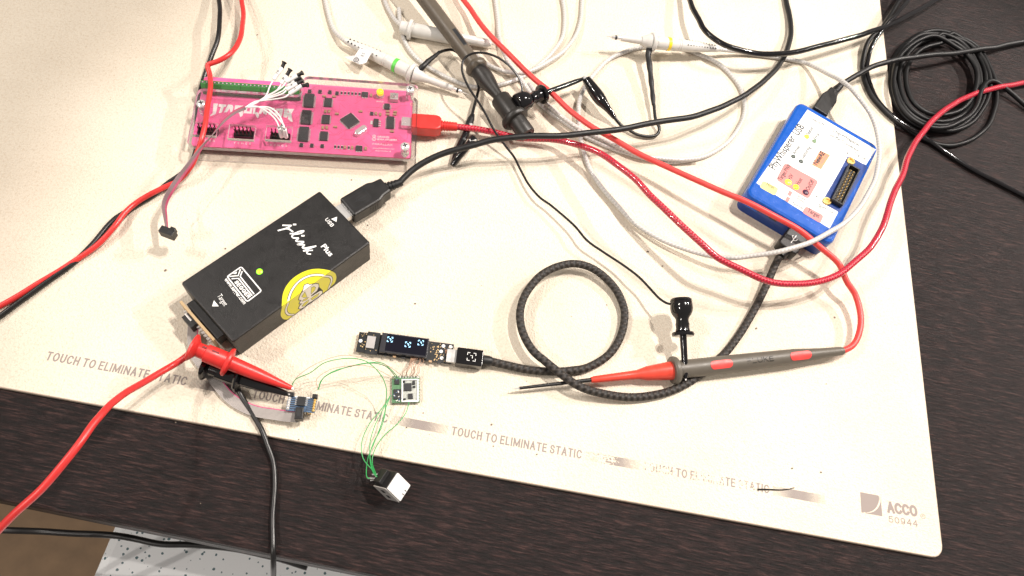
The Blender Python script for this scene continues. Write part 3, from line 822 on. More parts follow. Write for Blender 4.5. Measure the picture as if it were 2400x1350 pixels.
# ================================================================== black debug box
BF, bL, bW = rect_frame([(544, 806), (863, 569), (750, 441), (429, 664)], 23)
BH = 23.0
bx_ = thing('debug_probe_box', 'black rectangular box with white lettering, a green light and a yellow sticker', 'electronics box', BF)
def bz(X, Y, z=BH): return BF.px(420 + X / 3.215, 420 + Y / 3.215, z)
MB().prism(inset(rect(0, 0, bL, bW, 1.2), .35), .2, 9.8, 0).prism(inset(rect(0, 0, bL, bW, 1.2), 1.2), .05, .2).build('lower_shell', 'case_black', bx_)
MB().prism(rect(0, 0, bL, bW, 1.4), 10.1, BH, 1.1).build('upper_shell', 'case_black', bx_)
MB().prism(inset(rect(0, 0, bL, bW, 1.2), .9), 9.8, 10.1).build('seam', 'chip', bx_)
TB = BH + .06
def btext(body, p0, p1, cap_, off=0.0):
    mb = MB(); put_text(mb, body, bz(*p0), bz(*p1), cap_, TB, off); return mb.build('lettering', 'white_paint', bx_)
mb = MB(); sans(mb, 'USB', bz(1096, 305), bz(1146, 362), 2.5, TB, .16, .34); mb.build('lettering', 'white_paint', bx_)
btext('Plus', (1066, 508), (1134, 584), 3.4, .02)
btext('Target', (284, 880), (338, 958), 2.9, .0)
btext('www.segger.com', (338, 756), (486, 944), 2.3, .02)
mb = MB(); flat(mb, [bz(1145, 300), bz(1185, 322), bz(1190, 283)][::1], TB); mb.build('arrow_mark', 'white_paint', bx_)
mb = MB(); flat(mb, [bz(248, 958), bz(299, 958), bz(262, 913)], TB); mb.build('arrow_mark', 'white_paint', bx_)
# handwritten name
ST = [([(245, 315), (380, 320), (478, 322), (400, 370), (300, 412), (180, 442), (125, 460)], 1.0), ([(310, 405), (420, 415), (470, 450), (530, 490)], 1.0), ([(525, 295), (612, 295)], 1.1),
      ([(440, 538), (560, 530), (700, 478), (810, 462), (780, 500), (680, 538), (540, 562), (500, 600), (520, 640), (600, 652), (680, 652)], .95), ([(678, 655), (640, 690), (602, 722), (635, 742), (720, 745), (815, 748)], .95), ([(745, 592), (830, 592)], 1.1),
      ([(812, 750), (780, 782), (700, 802), (645, 822), (720, 830), (828, 832), (800, 870), (772, 902), (805, 918), (860, 915)], .95), ([(840, 922), (1000, 890), (1140, 862)], .95), ([(1130, 868), (1000, 915), (880, 962), (790, 992)], .9), ([(795, 998), (900, 985), (1050, 975)], .85), ([(930, 1000), (892, 1030), (905, 1062), (1000, 1078)], .9)]
mb = MB()
for k, (s_, w_) in enumerate(ST):
    q = [BF.px(640 + X / 11.25, 500 + Y / 11.25, BH) for X, Y in s_]
    pts = crom([Vector((p.x, p.y, 0)) for p in q], .4) if len(q) > 2 else q
    stroke(mb, pts, w_, TB + .006 * k)
mb.build('script_lettering', 'white_paint', bx_)
# maker's frame with chevrons and name
def ez_(X, Y): return BF.px(510 + X / 10.385, 600 + Y / 10.385, BH)
mb = MB(); stroke(mb, round_poly([ez_(575, 262), ez_(1068, 850), ez_(720, 1113), ez_(232, 502)], 1.2, 4), .75, TB, True)
for q in ([(555, 325), (500, 480), (290, 498)], [(600, 370), (550, 500), (890, 930)], [(340, 553), (510, 546), (840, 965)]): stroke(mb, [ez_(*p) for p in q], .75, TB + .01)
flat(mb, [ez_(475, 375), ez_(365, 435), ez_(455, 440)], TB + .01)
mb.build('maker_emblem', 'white_paint', bx_)
mb = MB(); sans(mb, 'SEGGER', ez_(400, 640), ez_(735, 1042), 2.4, TB, .22, .36); mb.build('lettering', 'white_paint', bx_)
c = bz(605, 697); MB().lathe((c.x, c.y, BH - .2), (c.x, c.y, BH + 1), [(0, 1.9), (.5, 1.9), (.9, 1.3), (1.0, .02)], 20).build('light', 'led_green', bx_)
# yellow lemon sticker folded over the long edge
ye = -bW / 2
def fold(u, d, z): return (u, ye - d, BH + z) if d < 0 else (u, ye - z, BH - d)
def sk(X, Y):
    """where a sight line meets the box: distance along the edge, distance over the edge"""
    x, y = 640 + X / 9.644, 620 + Y / 9.644
    a = BF.px(x, y, BH)
    if a.y >= ye: return (a.x, ye - a.y)
    b2 = BF.px(x, y, 0); k = (ye - a.y) / (b2.y - a.y)
    return (a.x + (b2.x - a.x) * k, BH * k)
def clip(poly, sgn):
    out = []
    for i in range(len(poly)):
        a, b2 = poly[i - 1], poly[i]; ia, ib = a[1] * sgn >= 0, b2[1] * sgn >= 0
        if ia != ib:
            k = a[1] / (a[1] - b2[1]); out.append((a[0] + (b2[0] - a[0]) * k, sgn * 1e-4))
        if ib: out.append(b2)
    return out
def folded(mb, pts, z):
    q = [sk(*p) for p in pts]; q = [(u_, min(d_, BH - .6)) for u_, d_ in q]
    for sg in (-1, 1):
        c_ = clip(q, sg)
        if len(c_) > 2: flat(mb, c_, z, fold)
    return mb
def cl3(pts, n=.6): return [(p.x, p.y) for p in crom([Vector((x / 20, y / 20, 0)) for x, y in pts], n)]
def smooth(pts): return [(x * 20, y * 20) for x, y in cl3(pts, 1.2)]
OUT = smooth([(195, 980), (200, 870), (215, 700), (280, 520), (420, 340), (600, 210), (800, 125), (1000, 98), (1200, 118), (1330, 152), (1400, 195), (1428, 265), (1420, 350), (1385, 425)]) + [(1200, 590), (900, 815), (600, 1035), (330, 1238)] + smooth([(320, 1240), (240, 1235), (190, 1190), (170, 1120), (195, 985)])
stk = folded(MB(), OUT, .09).build('sticker', 'sticker_yellow', bx_)
RING = [sk(*p) for p in smooth([(470, 1130), (350, 1128), (300, 1080), (290, 1000), (330, 900), (360, 760), (420, 600), (540, 430), (700, 310), (880, 245), (1060, 238), (1200, 262), (1290, 278), (1322, 330), (1310, 400), (1270, 500), (1250, 545)])]
mb = MB(); stroke(mb, RING, 2.0, .12, False, fold); mb.build('printed_outline', 'chip', stk)
mb = MB(); stroke(mb, RING, 1.15, .14, False, fold); mb.build('printed_ring', 'sticker_white', stk)
MOT = [(690, 560), (690, 510), (720, 460), (780, 440), (830, 462), (870, 450), (950, 430), (1020, 440), (1030, 490), (990, 590), (860, 690), (855, 722), (1000, 630), (1060, 592), (1108, 598), (1108, 648), (1030, 718), (870, 828), (800, 865), (700, 958), (620, 998), (578, 988), (602, 930), (665, 872), (592, 878), (602, 850), (645, 802), (582, 790), (592, 740), (640, 640)]
cx_ = sum(p[0] for p in MOT) / len(MOT); cy_ = sum(p[1] for p in MOT) / len(MOT)
folded(MB(), [tuple(p) for p in inset([(x, y) for x, y in MOT], -16)], .13).build('motif_outline', 'chip', stk)
folded(MB(), MOT, .15).build('motif', 'sticker_white', stk)
mb = MB(); m2 = MB()
for k, q in enumerate(([(650, 722), (715, 618), (762, 732), (690, 742)], [(858, 655), (865, 522), (920, 496), (955, 512), (938, 572)], [(662, 822), (700, 782), (790, 745), (758, 792), (685, 818)], [(652, 935), (702, 870), (805, 798), (785, 848), (702, 930)], [(850, 772), (930, 712), (1032, 650), (1004, 708), (880, 792)])):
    folded(mb, [tuple(p) for p in inset(q, -7)] , .165 + .002 * k); folded(m2, q, .18 + .002 * k)
mb.build('opening_outline', 'chip', stk); m2.build('motif_opening', 'sticker_yellow', stk)
# usb socket in the end wall, target port and the small adapter board plugged into it
MB().box((bL / 2 + .3, BF.px(818, 500, 12).y, 11.5), (1.6, 14.5, 8.5), 0, .4).build('usb_socket', 'dull_metal', bx_)
a, b_ = BF.px(441, 697, 17), BF.px(508, 795, 17)
yc = (a.y + b_.y) / 2; yl = abs(a.y - b_.y)
MB().box((-bL / 2 - 2.4, yc - 1.0, 11.5), (5.0, yl * .92, 8.6), 0, .4).build('target_port', 'black_plastic', bx_)
ab = MB().box((-bL / 2 - 6.6, yc, 11.0), (1.6, yl, 15.0), 0, .1).build('adapter_board', 'pcb_tan', bx_)
for j in range(10):
    for zz in (9.5, 13.0):
        MB().lathe((-bL / 2 - 7.5, yc + (j - 4.5) * 2.6, zz), (-bL / 2 - 9.2, yc + (j - 4.5) * 2.6, zz + .3), [(0, .9), (.6, .7), (1.6, .35)], 8).build('solder_pin', 'solder', ab)

# ================================================================== blue interface box
WH = 20.0
WF, wL, wW = rect_frame([(1734, 457), (1951, 562), (2067, 345), (1880, 239)], WH)
wb = thing('interface_box', 'blue plastic box with a white printed label and black pin connector', 'electronics box', WF)
def wz(X, Y, z=WH): return WF.px(1700 + X / 3.375, 220 + Y / 3.375, z)
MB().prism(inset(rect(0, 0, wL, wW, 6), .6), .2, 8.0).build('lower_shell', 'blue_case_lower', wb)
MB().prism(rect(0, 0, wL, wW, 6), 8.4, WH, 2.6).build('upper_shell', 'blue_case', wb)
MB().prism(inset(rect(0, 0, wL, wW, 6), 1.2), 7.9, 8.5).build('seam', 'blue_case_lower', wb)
# port surround in the front wall
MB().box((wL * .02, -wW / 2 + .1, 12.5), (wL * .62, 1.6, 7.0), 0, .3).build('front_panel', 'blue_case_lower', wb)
for dx in (-wL * .30, -wL * .12): MB().box((dx, -wW / 2 - .8, 12.8), (6.0, .6, 2.6)).build('port_slot', 'chip', wb)
LZ = WH + .07
lp = [(650, 125), (1190, 440), (1112, 563), (965, 497), (775, 855), (892, 935), (825, 1065), (245, 705)]
lab = MB().prism([tuple(wz(*p)[:2]) for p in lp][::-1], WH - .3, LZ).build('label', 'label_white', wb)
cp_ = [tuple(wz(*p)[:2]) for p in ((975, 490), (1125, 575), (905, 940), (760, 860))]
MB().prism(round_poly(cp_[::-1], 2, 3), WH - .3, WH + .12).build('connector_surround', 'blue_case_lower', wb)
# boxed pin connector
q = [wz(*p, WH + 3) for p in ((985, 558), (1072, 610), (918, 880), (826, 832))]
cx = sum(p.x for p in q) / 4; cy = sum(p.y for p in q) / 4
ln = ((q[0] - q[3]).length + (q[1] - q[2]).length) / 2; wd = ((q[0] - q[1]).length + (q[2] - q[3]).length) / 2
cn = MB().box((cx, cy, WH + .5), (wd - 2, ln - 2, 1.0)).build('pin_connector', 'black_plastic', wb)
for sx in (-1, 1): MB().box((cx + sx * (wd / 2 - .6), cy, WH + 2.0), (1.2, ln, 4.4), 0, .2).build('shroud_wall', 'black_plastic', cn)
for sy in (-1, 1): MB().box((cx, cy + sy * (ln / 2 - .6), WH + 2.0), (wd - 2.6, 1.2, 4.4), 0, .2).build('shroud_wall', 'black_plastic', cn)
for i in range(10):
    for j in (-1, 1): MB().box((cx + j * 1.27, cy + (i - 4.5) * ln * .082, WH + 2.2), (.7, .7, 3.0), 0, .2).build('pin', 'gold', cn)
for p in ((995, 530), (806, 846)):
    c = wz(*p, WH + 1)
    s_ = MB().lathe((c.x, c.y, WH - .1), (c.x, c.y, WH + 2), [(0, 3.2), (1.2, 3.2), (1.5, 2.9), (1.5, 1.9), (.5, 1.8)], 20).build('screw_ear', 'gold', wb)
# coloured fields on the label
def field(name, pts, mat_, r, dz): return MB().prism(round_poly([tuple(wz(*p)[:2]) for p in pts][::-1], r, 4), LZ, LZ + dz).build(name, mat_, lab)
field('printed_field', [(470, 545), (738, 690), (655, 835), (400, 680)], 'label_red', 3, .03)
field('printed_field', [(750, 448), (828, 484), (756, 598), (684, 562)], 'label_orange', .6, .03)
field('printed_field', [(298, 685), (422, 748), (393, 806), (270, 738)], 'label_yellow', 2, .03)
field('printed_field', [(636, 888), (778, 962), (752, 1024), (606, 938)], 'label_red', 2, .03)
mb = MB()
for s0, s1, n in (((750, 448), (684, 562), 11), ((828, 484), (756, 598), 11)):
    for k in range(n):
        u = (k + .5) / n; a = wz(s0[0] + (s1[0] - s0[0]) * u, s0[1] + (s1[1] - s0[1]) * u)
        stroke(mb, [(a.x - 1.5, a.y), (a.x + 1.5, a.y)], .42, LZ + .02)
mb.build('printed_chip_legs', 'label_orange', lab)
for p, m_, r in (((643, 340), 'led_amber', 2.0), ((703, 376), 'led_off_green', 1.7), ((537, 497), 'led_off', 1.8), ((598, 535), 'led_off', 1.8), ((497, 700), 'led_amber', 2.6), ((558, 738), 'led_green', 2.2), ((635, 780), 'button_purple', 2.4)):
    c = wz(*p); MB().lathe((c.x, c.y, LZ - .1), (c.x, c.y, LZ + 2), [(0, r), (.4, r), (.9, r * .75), (1.1, .02)], 16).build('button' if 'button' in m_ else 'light', m_, wb)
def wtext(body, p0, p1, cap_, off=0.0, m_='label_ink'):
    mb = MB(); put_text(mb, body, wz(*p0), wz(*p1), cap_ * 1.08, LZ + .06, off + .022); return mb.build('lettering', m_, lab)
wtext('PhyWhisperer', (392, 606), (556, 352), 5.2, -.004); wtext('USB', (578, 334), (626, 262), 5.2, -.004)
wtext('Control PC', (658, 192), (788, 262), 2.4, 0, 'label_ink_pale')
wtext('ChipWhisperer', (845, 296), (1062, 420), 2.9, 0, 'label_ink_pale'); wtext('20-Pin Connector', (826, 330), (1054, 462), 2.7, 0, 'label_ink_pale')
for t_, a, b2 in (('Status', (660, 330), (696, 272)), ('Error', (716, 366), (748, 318)), ('Armed', (552, 482), (592, 420)), ('Capturing', (612, 520), (678, 424))): wtext(t_, a, b2, 2.5, 0, 'label_ink_pale')
wtext('Target PWR', (440, 690), (524, 568), 2.8); wtext('+5V', (516, 686), (540, 646), 2.6); wtext('Host', (580, 724), (610, 678), 2.6); wtext('On/Off', (660, 768), (704, 692), 2.8)
wtext('NewAE', (724, 568), (788, 470), 3.4, .02, 'label_ink'); wtext('Technology', (757, 560), (808, 486), 1.5, 0, 'label_red')
wtext('Host', (322, 722), (382, 756), 3.0, 0, 'label_ink_pale'); wtext('Target', (646, 930), (738, 984), 3.4, 0, 'label_ink')
wtext('Shunt', (570, 812), (630, 846), 1.8, 0, 'label_ink_pale'); wtext('Active', (562, 830), (624, 866), 1.8, 0, 'label_ink_pale'); wtext('Normal', (530, 870), (612, 914), 2.0, 0, 'label_ink_pale')
wtext('Shunt Out', (736, 886), (850, 948), 2.2, 0, 'label_ink_pale'); wtext('5V', (735, 905), (757, 918), 1.9, 0, 'label_ink_pale'); wtext('Trig Out', (1020, 476), (1106, 524), 2.1, 0, 'label_ink_pale')
mb = MB()
for i in range(10):
    for j, t_ in enumerate(('D', 'IO', '5')):
        x0 = 760 + 12.5 * i; y0 = 745 - 21 * i
        put_text(mb, t_ + str(i), wz(x0 - 18 + 21 * j, y0 - 22 + 12 * j), wz(x0 - 8 + 21 * j, y0 - 38 + 12 * j), 1.2, LZ + .06)
mb.build('pin_lettering', 'label_ink_pale', lab)
mb = MB()
stroke(mb, [wz(*p) for p in ((965, 470), (970, 455), (985, 450), (1010, 455), (1030, 466))], .35, LZ + .05)
stroke(mb, [wz(*p) for p in ((725, 812), (708, 822), (708, 845), (722, 866), (740, 878))], .35, LZ + .05)
flat(mb, [wz(958, 466), wz(974, 466), wz(963, 480)], LZ + .06); flat(mb, [wz(718, 806), wz(734, 814), wz(716, 820)], LZ + .06)
mb.build('printed_arrow', 'label_ink', lab)
for (x0, y0) in ((515, 785), (497, 832)):
    mb = MB(); stroke(mb, [wz(*p) for p in ((x0 - 28, y0 - 22), (x0 + 44, y0 + 16), (x0 + 30, y0 + 42), (x0 - 42, y0 + 4))], .3, LZ + .05, True)
    mb.build('jumper_outline', 'label_ink_pale', lab)
    a = wz(x0 - 4, y0 + 2); MB().box((a.x, a.y, LZ + .05), (2.6, 4.2, .06)).build('jumper_mark', 'label_red', lab)

# ================================================================== display board
OF, oL, oW = rect_frame([(832, 823), (1059, 851), (1064, 806), (844, 777)], 4)
ob = thing('display_board', 'narrow dark circuit board with a lit screen showing three white icons', 'circuit board', OF)
def oz(X, Y, z=4.0): return OF.px(640 + X / 2.935, 740 + Y / 2.935, z)
MB().box((0, 0, 2.6), (oL, oW, 1.2)).build('board', 'pcb_dark', ob)
a, b_ = oz(640, 180, 5), oz(728, 185, 5)
MB().box(((a.x + b_.x) / 2, 0, 3.6), (b_.x - a.x, oW + 1.5, .8)).build('carrier', 'pcb_dark', ob)
q = [oz(*p, 6.5) for p in ((728, 245), (1055, 290), (1076, 155), (755, 118))]
cx = sum(p.x for p in q) / 4; cy = sum(p.y for p in q) / 4; sl = q[1].x - q[0].x; sh = (q[3].y - q[0].y + q[2].y - q[1].y) / 2
scn = MB().box((cx, cy, 5.0), (sl, sh, 3.0), 0, .2).build('screen', 'screen_frame', ob)
MB().box((cx + 1.2, cy + .2, 6.53), (sl - 4.2, sh - 1.8, .06)).build('screen_glass', 'screen', scn)
def icon(mb, X, Y, s_, z, k=1.0, xf=None):
    c = oz(X, Y, z) if xf is None else xf
    for sx in (-1, 1):
        for sy in (-1, 1):
            stroke(mb, [(c.x + sx * s_ * .45, c.y + sy * s_), (c.x + sx * s_ * 1.0, c.y + sy * s_), (c.x + sx * s_ * 1.0, c.y + sy * s_ * .45)], .42 * k, z)
    stroke(mb, [(c.x - s_ * .35, c.y + s_ * .3), (c.x + s_ * .3, c.y + s_ * .3), (c.x + s_ * .3, c.y - s_ * .45)], .42 * k, z)
for X, Y in ((805, 163), (927, 198), (1016, 186)):
    mb = MB(); icon(mb, X, Y, 1.55, 6.6, 1.25); mb.build('screen_icon', 'screen_glow', scn)
a = oz(672, 182, 4.6); MB().box((a.x, a.y, 4.5), (5.2, 8.0, .9), 0, .1).build('pad', 'adhesive_pad', ob)
mb = MB(); mw = MB(); rnd = random.Random(5)
for k in range(75):
    u = rnd.choice((0, 0, 1, 1, 1)); x = rnd.uniform(-oL / 2 + 1, cx - sl / 2 - 1) if u == 0 else rnd.uniform(cx + sl / 2 + 1.5, oL / 2 - 1)
    y = rnd.uniform(-oW / 2 + .8, oW / 2 - .8); r = rnd.uniform(.2, .42)
    z0 = 4.02 if (a.x - 6 < x < a.x + 4.5) else 3.22
    mb.prism([(x + r * math.cos(t_ * 1.047), y + r * math.sin(t_ * 1.047)) for t_ in range(6)], z0 - .02, z0 + .08)
mb.build('gold_via', 'gold_pad', ob)
for X, Y in ((602, 172), (1172, 208), (1156, 245), (1160, 290), (1222, 213), (1210, 297)):
    c = oz(X, Y, 3.3); MB().lathe((c.x, c.y, 3.2), (c.x, c.y, 4), [(0, 1.15), (.1, 1.1)], 14).build('mounting_hole', 'white_paint', ob)
c = oz(1202, 252, 3.3); mb = MB()
for i in range(4):
    for j in range(4):
        if (i * 3 + j * 5) % 4: mb.box((c.x + (i - 1.5) * .8, c.y + (j - 1.5) * .8, 3.25), (.7, .7, .08))
mb.build('printed_grid', 'copper', ob)
for k in range(6):
    mb = MB().box((-oL / 2 + .2, (k - 2.5) * oW / 6.2, 2.6), (.9, .9, 1.1)); mb.build('edge_pad', 'gold_pad', ob)
for k in range(7):
    x = cx - sl / 2 + 4 + k * 5.6; MB().box((x, -oW / 2 - .3, 3.4), (rnd.uniform(1.2, 2.6), 1.2, .8)).build('edge_component', 'capacitor' if k % 2 else 'chip', ob)

# ================================================================== small green module
GF, gL, gW = rect_frame([(918, 943), (985, 943), (982, 881), (919, 881)], 3)
gb = thing('green_module', 'small square green circuit board with a white framed centre', 'circuit board', GF)
def gz(X, Y, z=3.0): return GF.px(640 + X / 2.935, 740 + Y / 2.935, z)
MB().box((0, 0, 2.0), (gL, gW, 1.2)).build('board', 'pcb_green', gb)
a, b_ = gz(888, 590), gz(995, 440)
cx, cy = (a.x + b_.x) / 2, (a.y + b_.y) / 2; w_, h_ = b_.x - a.x, b_.y - a.y
fr_ = MB().box((cx, cy, 2.75), (w_, h_, .3)).build('shield_base', 'shield_tin', gb)
for sx in (-1, 1): MB().box((cx + sx * w_ / 2, cy, 3.1), (.8, h_ + .8, 1.0), 0, .1).build('shield_rail', 'white_paint', fr_)
for sy in (-1, 1): MB().box((cx, cy + sy * h_ / 2, 3.1), (w_ - .85, .8, 1.0), 0, .1).build('shield_rail', 'white_paint', fr_)
for X, Y, d in ((927, 492, (4.6, 4.8)), (945, 555, (2.8, 3.2)), (968, 462, (1.6, 2.4)), (900, 455, (1.6, 1.0)), (905, 575, (1.4, 1.0)), (970, 490, (1.4, 1.2))):
    c = gz(X, Y); MB().box((c.x, c.y, 3.35), (*d, .9), .02, .1).build('chip', 'chip', gb)
c = gz(855, 540); MB().box((c.x, c.y, 3.0), (4.6, 6.2, .9), 0, .1).build('chip', 'chip', gb)
c = gz(852, 455); MB().box((c.x, c.y, 3.0), (3.0, 3.2, .9), 0, .1).build('chip', 'chip', gb)
rnd = random.Random(9)
for k in range(9): MB().box((-gL / 2 + 1.6 + k * (gL - 3) / 8, gW / 2 - .6, 2.75), (1.0, .9, .35)).build('solder_pad', 'solder', gb)
for k in range(10):
    MB().box((gL / 2 - .7, -gW / 2 + 1.5 + k * 1.8, 2.75), (.9, .8, .3)).build('solder_pad', 'solder', gb)
for k in range(14):
    x, y = rnd.uniform(-gL / 2 + .8, -gL / 2 + 5), rnd.uniform(-gW / 2 + .6, gW / 2 - 1.4)
    MB().box((x, y, 3.5), (.8, .5, .3), rnd.random()).build('small_part', 'solder' if k % 2 else 'pcb_blue', gb)

# ================================================================== blue chip adapter
AF, aL, aW = rect_frame([(671, 961), (738, 968), (742, 935), (675, 927)], 8)
ad_ = thing('chip_adapter', 'tiny blue breakout board with one chip and a black plug', 'circuit board', AF)
def az(X, Y, z=8.0): return AF.px(210 + X / 3.97, 660 + Y / 3.97, z)
MB().box((0, 0, 7.4), (aL, aW, 1.4)).build('board', 'pcb_blue', ad_)
mb = MB()
for k in range(6):
    for sx in (-1, 1): mb.box((sx * aL * .30, (k - 2.5) * aW / 7, 8.13), (aL * .22, .5, .06))
mb.build('track', 'chip', ad_)
c = az(1972, 1118); ch = MB().box((c.x, c.y, 8.9), (5.0, 5.4, 1.5), 0, .15).build('chip', 'chip', ad_)
mb = MB()
for k in range(4):
    for sx in (-1, 1): mb.box((c.x + sx * 3.0, c.y + (k - 1.5) * 1.2, 8.3), (1.1, .45, .3))
mb.build('chip_legs', 'solder', ch)
for sx in (-1, 1):
    for k in range(5):
        MB().lathe((sx * (aL / 2 - 1.0), (k - 2) * aW / 5.4, 5.0), (sx * (aL / 2 - 1.0), (k - 2) * aW / 5.4, 10), [(0, .4), (3.1, .4), (3.15, .95), (3.7, .6), (4.4, .3)], 10).build('solder_pin', 'gold' if sx > 0 else 'solder', ad_)
MB().box((-aL / 2 + 1.6, aW / 2 + .9, 8.6), (3.4, 2.4, 2.6), 0, .2).build('pin_socket', 'black_plastic', ad_)
MB().box((aL / 2 - 1.2, aW / 2 + .9, 8.6), (3.0, 2.4, 2.6), 0, .2).build('pin_socket', 'black_plastic', ad_)
MB().box((0, aW / 2 - .1, 8.3), (aL - 8, .7, .5)).build('board_rim', 'white_paint', ad_)
for dy, l_ in ((0, 1), ):
    for k in (-1, 1): MB().lathe((-aL / 2 + 4 + k, -aW / 2 + 1, .1), (-aL / 2 + 4 + k, -aW / 2 + 1, 6.6), [(0, .4), (6.5, .4)], 8).build('pin', 'gold', ad_)
    for k in (-1, 1): MB().lathe((aL / 2 - 4 + k, -aW / 2 + 1, .1), (aL / 2 - 4 + k, -aW / 2 + 1, 6.6), [(0, .4), (6.5, .4)], 8).build('pin', 'gold', ad_)

# ================================================================== white faced socket on the table
sA = P(918, 1140, TZ + 6)
js = thing('jack_socket', 'small black socket with a white square face lying on the dark table', 'socket', None, (sA.x, sA.y, TZ))
J0 = P(908.5, 1147, TZ + 18.5); J1 = P(940, 1177, TZ + 10); J2 = P(960, 1135, TZ + 10); J3 = P(930, 1104, TZ + 18.5)
ex = ((J1 - J0) + (J2 - J3)).normalized(); ey = ((J3 - J0) + (J2 - J1)); ey = (ey - ex * ey.dot(ex)).normalized(); ez = ex.cross(ey)
jc = (J0 + J1 + J2 + J3) / 4; jw = ((J1 - J0).length + (J2 - J3).length) / 2; jh = ((J3 - J0).length + (J2 - J1).length) / 2
def jx(v): return Vector((sA.x, sA.y, TZ)) * -1 + jc + ex * v.x + ey * v.y + ez * v.z
DP = 12.5
MB().prism(rect(0, 0, jw, jh, .5), -DP, -.5, .3, 0, jx).build('body', 'black_plastic', js)
MB().prism(rect(.2, -.1, jw * .97, jh * .97, .6), -.5, .35, .2, 0, jx).build('white_face', 'white_sleeve', js)
MB().prism([(-jw / 2 - .2, -jh / 2 - .55), (jw / 2 + .2, -jh / 2 - .55), (jw / 2 + .2, -jh / 2 - .05), (-jw / 2 - .2, -jh / 2 - .05)], -DP * .95, -.6, 0, 0, jx).build('metal_shell', 'dull_metal', js)
for k in (-1, 1): MB().prism(rect(k * 2.6, -jh / 2 - .62, 2.6, .2), -DP * .62, -DP * .42, 0, 0, jx).build('shell_slot', 'chip', js)
for k in range(2): MB().prism(rect(jw / 2 - 1.2, -1.5 + 2.4 * k, 1.6, .5), .3, .45, 0, 0, jx).build('notch', 'chip', js)
MB().prism(rect(-jw / 2 - 1.4, 0, 2.8, jh * .8, .3), -DP * .9, -DP * .45, .2, 0, jx).build('rear_block', 'black_plastic', js)
for a, b_ in (((903, 1112, TZ + 12), (872, 1112, TZ + 11)), ((898, 1121, TZ + 10), (862, 1121, TZ + 9)), ((900, 1116, TZ + 12), (880, 1118, TZ + 12)), ((893, 1123, TZ + 8), (868, 1126, TZ + 8))):
    o_ = Vector((sA.x, sA.y, TZ)); MB().tube([P(*a) - o_, P(*b_) - o_], .45, 8).build('pin', 'metal', js)

# ================================================================== cables, probes and clips
def cable(name, label, px, r, mat_, group=None, step=2.0, n=12, cat='cable'):
    pts = path(px, step); o0 = pts[0].copy(); o0.z = 0
    o = MB().tube(rel(pts, o0), r, n).build(name, mat_, None, o0)
    return tag(o, label, cat, group)
def root(name, label, cat, at, group=None):
    o0 = Vector((at.x, at.y, 0)); t_ = thing(name, label, cat, None, o0, 0, group); return t_, o0
def tube_part(name, parent, o0, px, r, mat_, step=2.0, n=12):
    return MB().tube(rel(path(px, step), o0), r, n).build(name, mat_, parent)
def lathe_part(name, parent, o0, A, B, prof, mat_, n=24, flat_=1.0):
    return MB().lathe(Vector(A) - o0, Vector(B) - o0, prof, n, flat_).build(name, mat_, parent)
def along(A, B):
    """box helper along the axis A->B (mm, world): local x runs along it, z up"""
    A, B = Vector(A), Vector(B); x = (B - A).normalized(); z = Vector((0, 0, 1)); z = (z - x * z.dot(x)).normalized(); y = z.cross(x)
    return lambda o0: (lambda v: A - o0 + x * v.x + y * v.y + z * v.z)

# ---- black USB lead into the debug box
cbl = [(932, 432, 12), (964, 401, 14), (1012, 372, 17), (1070, 350, 20), (1138, 332, 23), (1188, 324.5, 25), (1238, 319, 26), (1340, 316.5, 26), (1406, 309, 26), (1473, 298.7, 26), (1540, 286.7, 26),
       (1606, 276, 25), (1660, 262.7, 23), (1726.7, 233, 20), (1780, 198.7, 16), (1814, 166.7, 12), (1838, 132, 8), (1850, 102, 6), (1853, 68, 4), (1849, 30, 3), (1838, -20, 2.4), (1820, -80, 2.4)]
A, B = P(808, 498, 11.5), P(905, 440, 11.5)
t, o0 = root('usb_cable', 'black USB cable plugged into the black box and curving to the top', 'cable', A)
tube_part('cord', t, o0, cbl, 2.2, 'black_rubber')
f = along(A, B)(o0); Lb = (B - A).length
pl = MB().prism(round_poly([(2, -8.2), (Lb * .70, -8.2), (Lb * .80, -6.6), (Lb, -6.0), (Lb, 6.0), (Lb * .80, 6.6), (Lb * .70, 8.2), (2, 8.2)], 1.5, 4), -5.2, 5.2, 1.3, 0, f).build('plug', 'black_plastic', t)
MB().prism(rect(-1, 0, 8, 11.6, .3), -2.3, 2.3, 0, 0, f).build('metal_shell', 'metal', pl)
mb = MB(); stroke(mb, rect(Lb * .36, 0, 14, 8.5, 1.5), .4, 5.26, True, lambda x, y, z: f(Vector((x, y, z))))
stroke(mb, [(Lb * .22, 0), (Lb * .52, 0)], .5, 5.25, False, lambda x, y, z: f(Vector((x, y, z))))
stroke(mb, [(Lb * .28, 0), (Lb * .34, 2), (Lb * .42, 2)], .45, 5.27, False, lambda x, y, z: f(Vector((x, y, z))))
stroke(mb, [(Lb * .32, 0), (Lb * .38, -2), (Lb * .46, -2)], .45, 5.28, False, lambda x, y, z: f(Vector((x, y, z))))
mb.build('embossed_mark', 'chip', pl)
for k in range(4): MB().prism(rect(Lb * .46 + k * 1.9, -8.25, .7, .5), -3.4, 3.4, 0, 0, f).build('grip_rib', 'chip', pl)
mb = MB(); pr = []
for k in range(5): pr += [(k * 2.4, 3.7 - .25 * k), (k * 2.4 + 1.4, 3.7 - .25 * k), (k * 2.4 + 1.45, 2.7), (k * 2.4 + 2.35, 2.7)]
lathe_part('strain_relief', t, o0, B - (B - A).normalized() * .5, P(938, 428, 12), pr, 'black_rubber', 16)

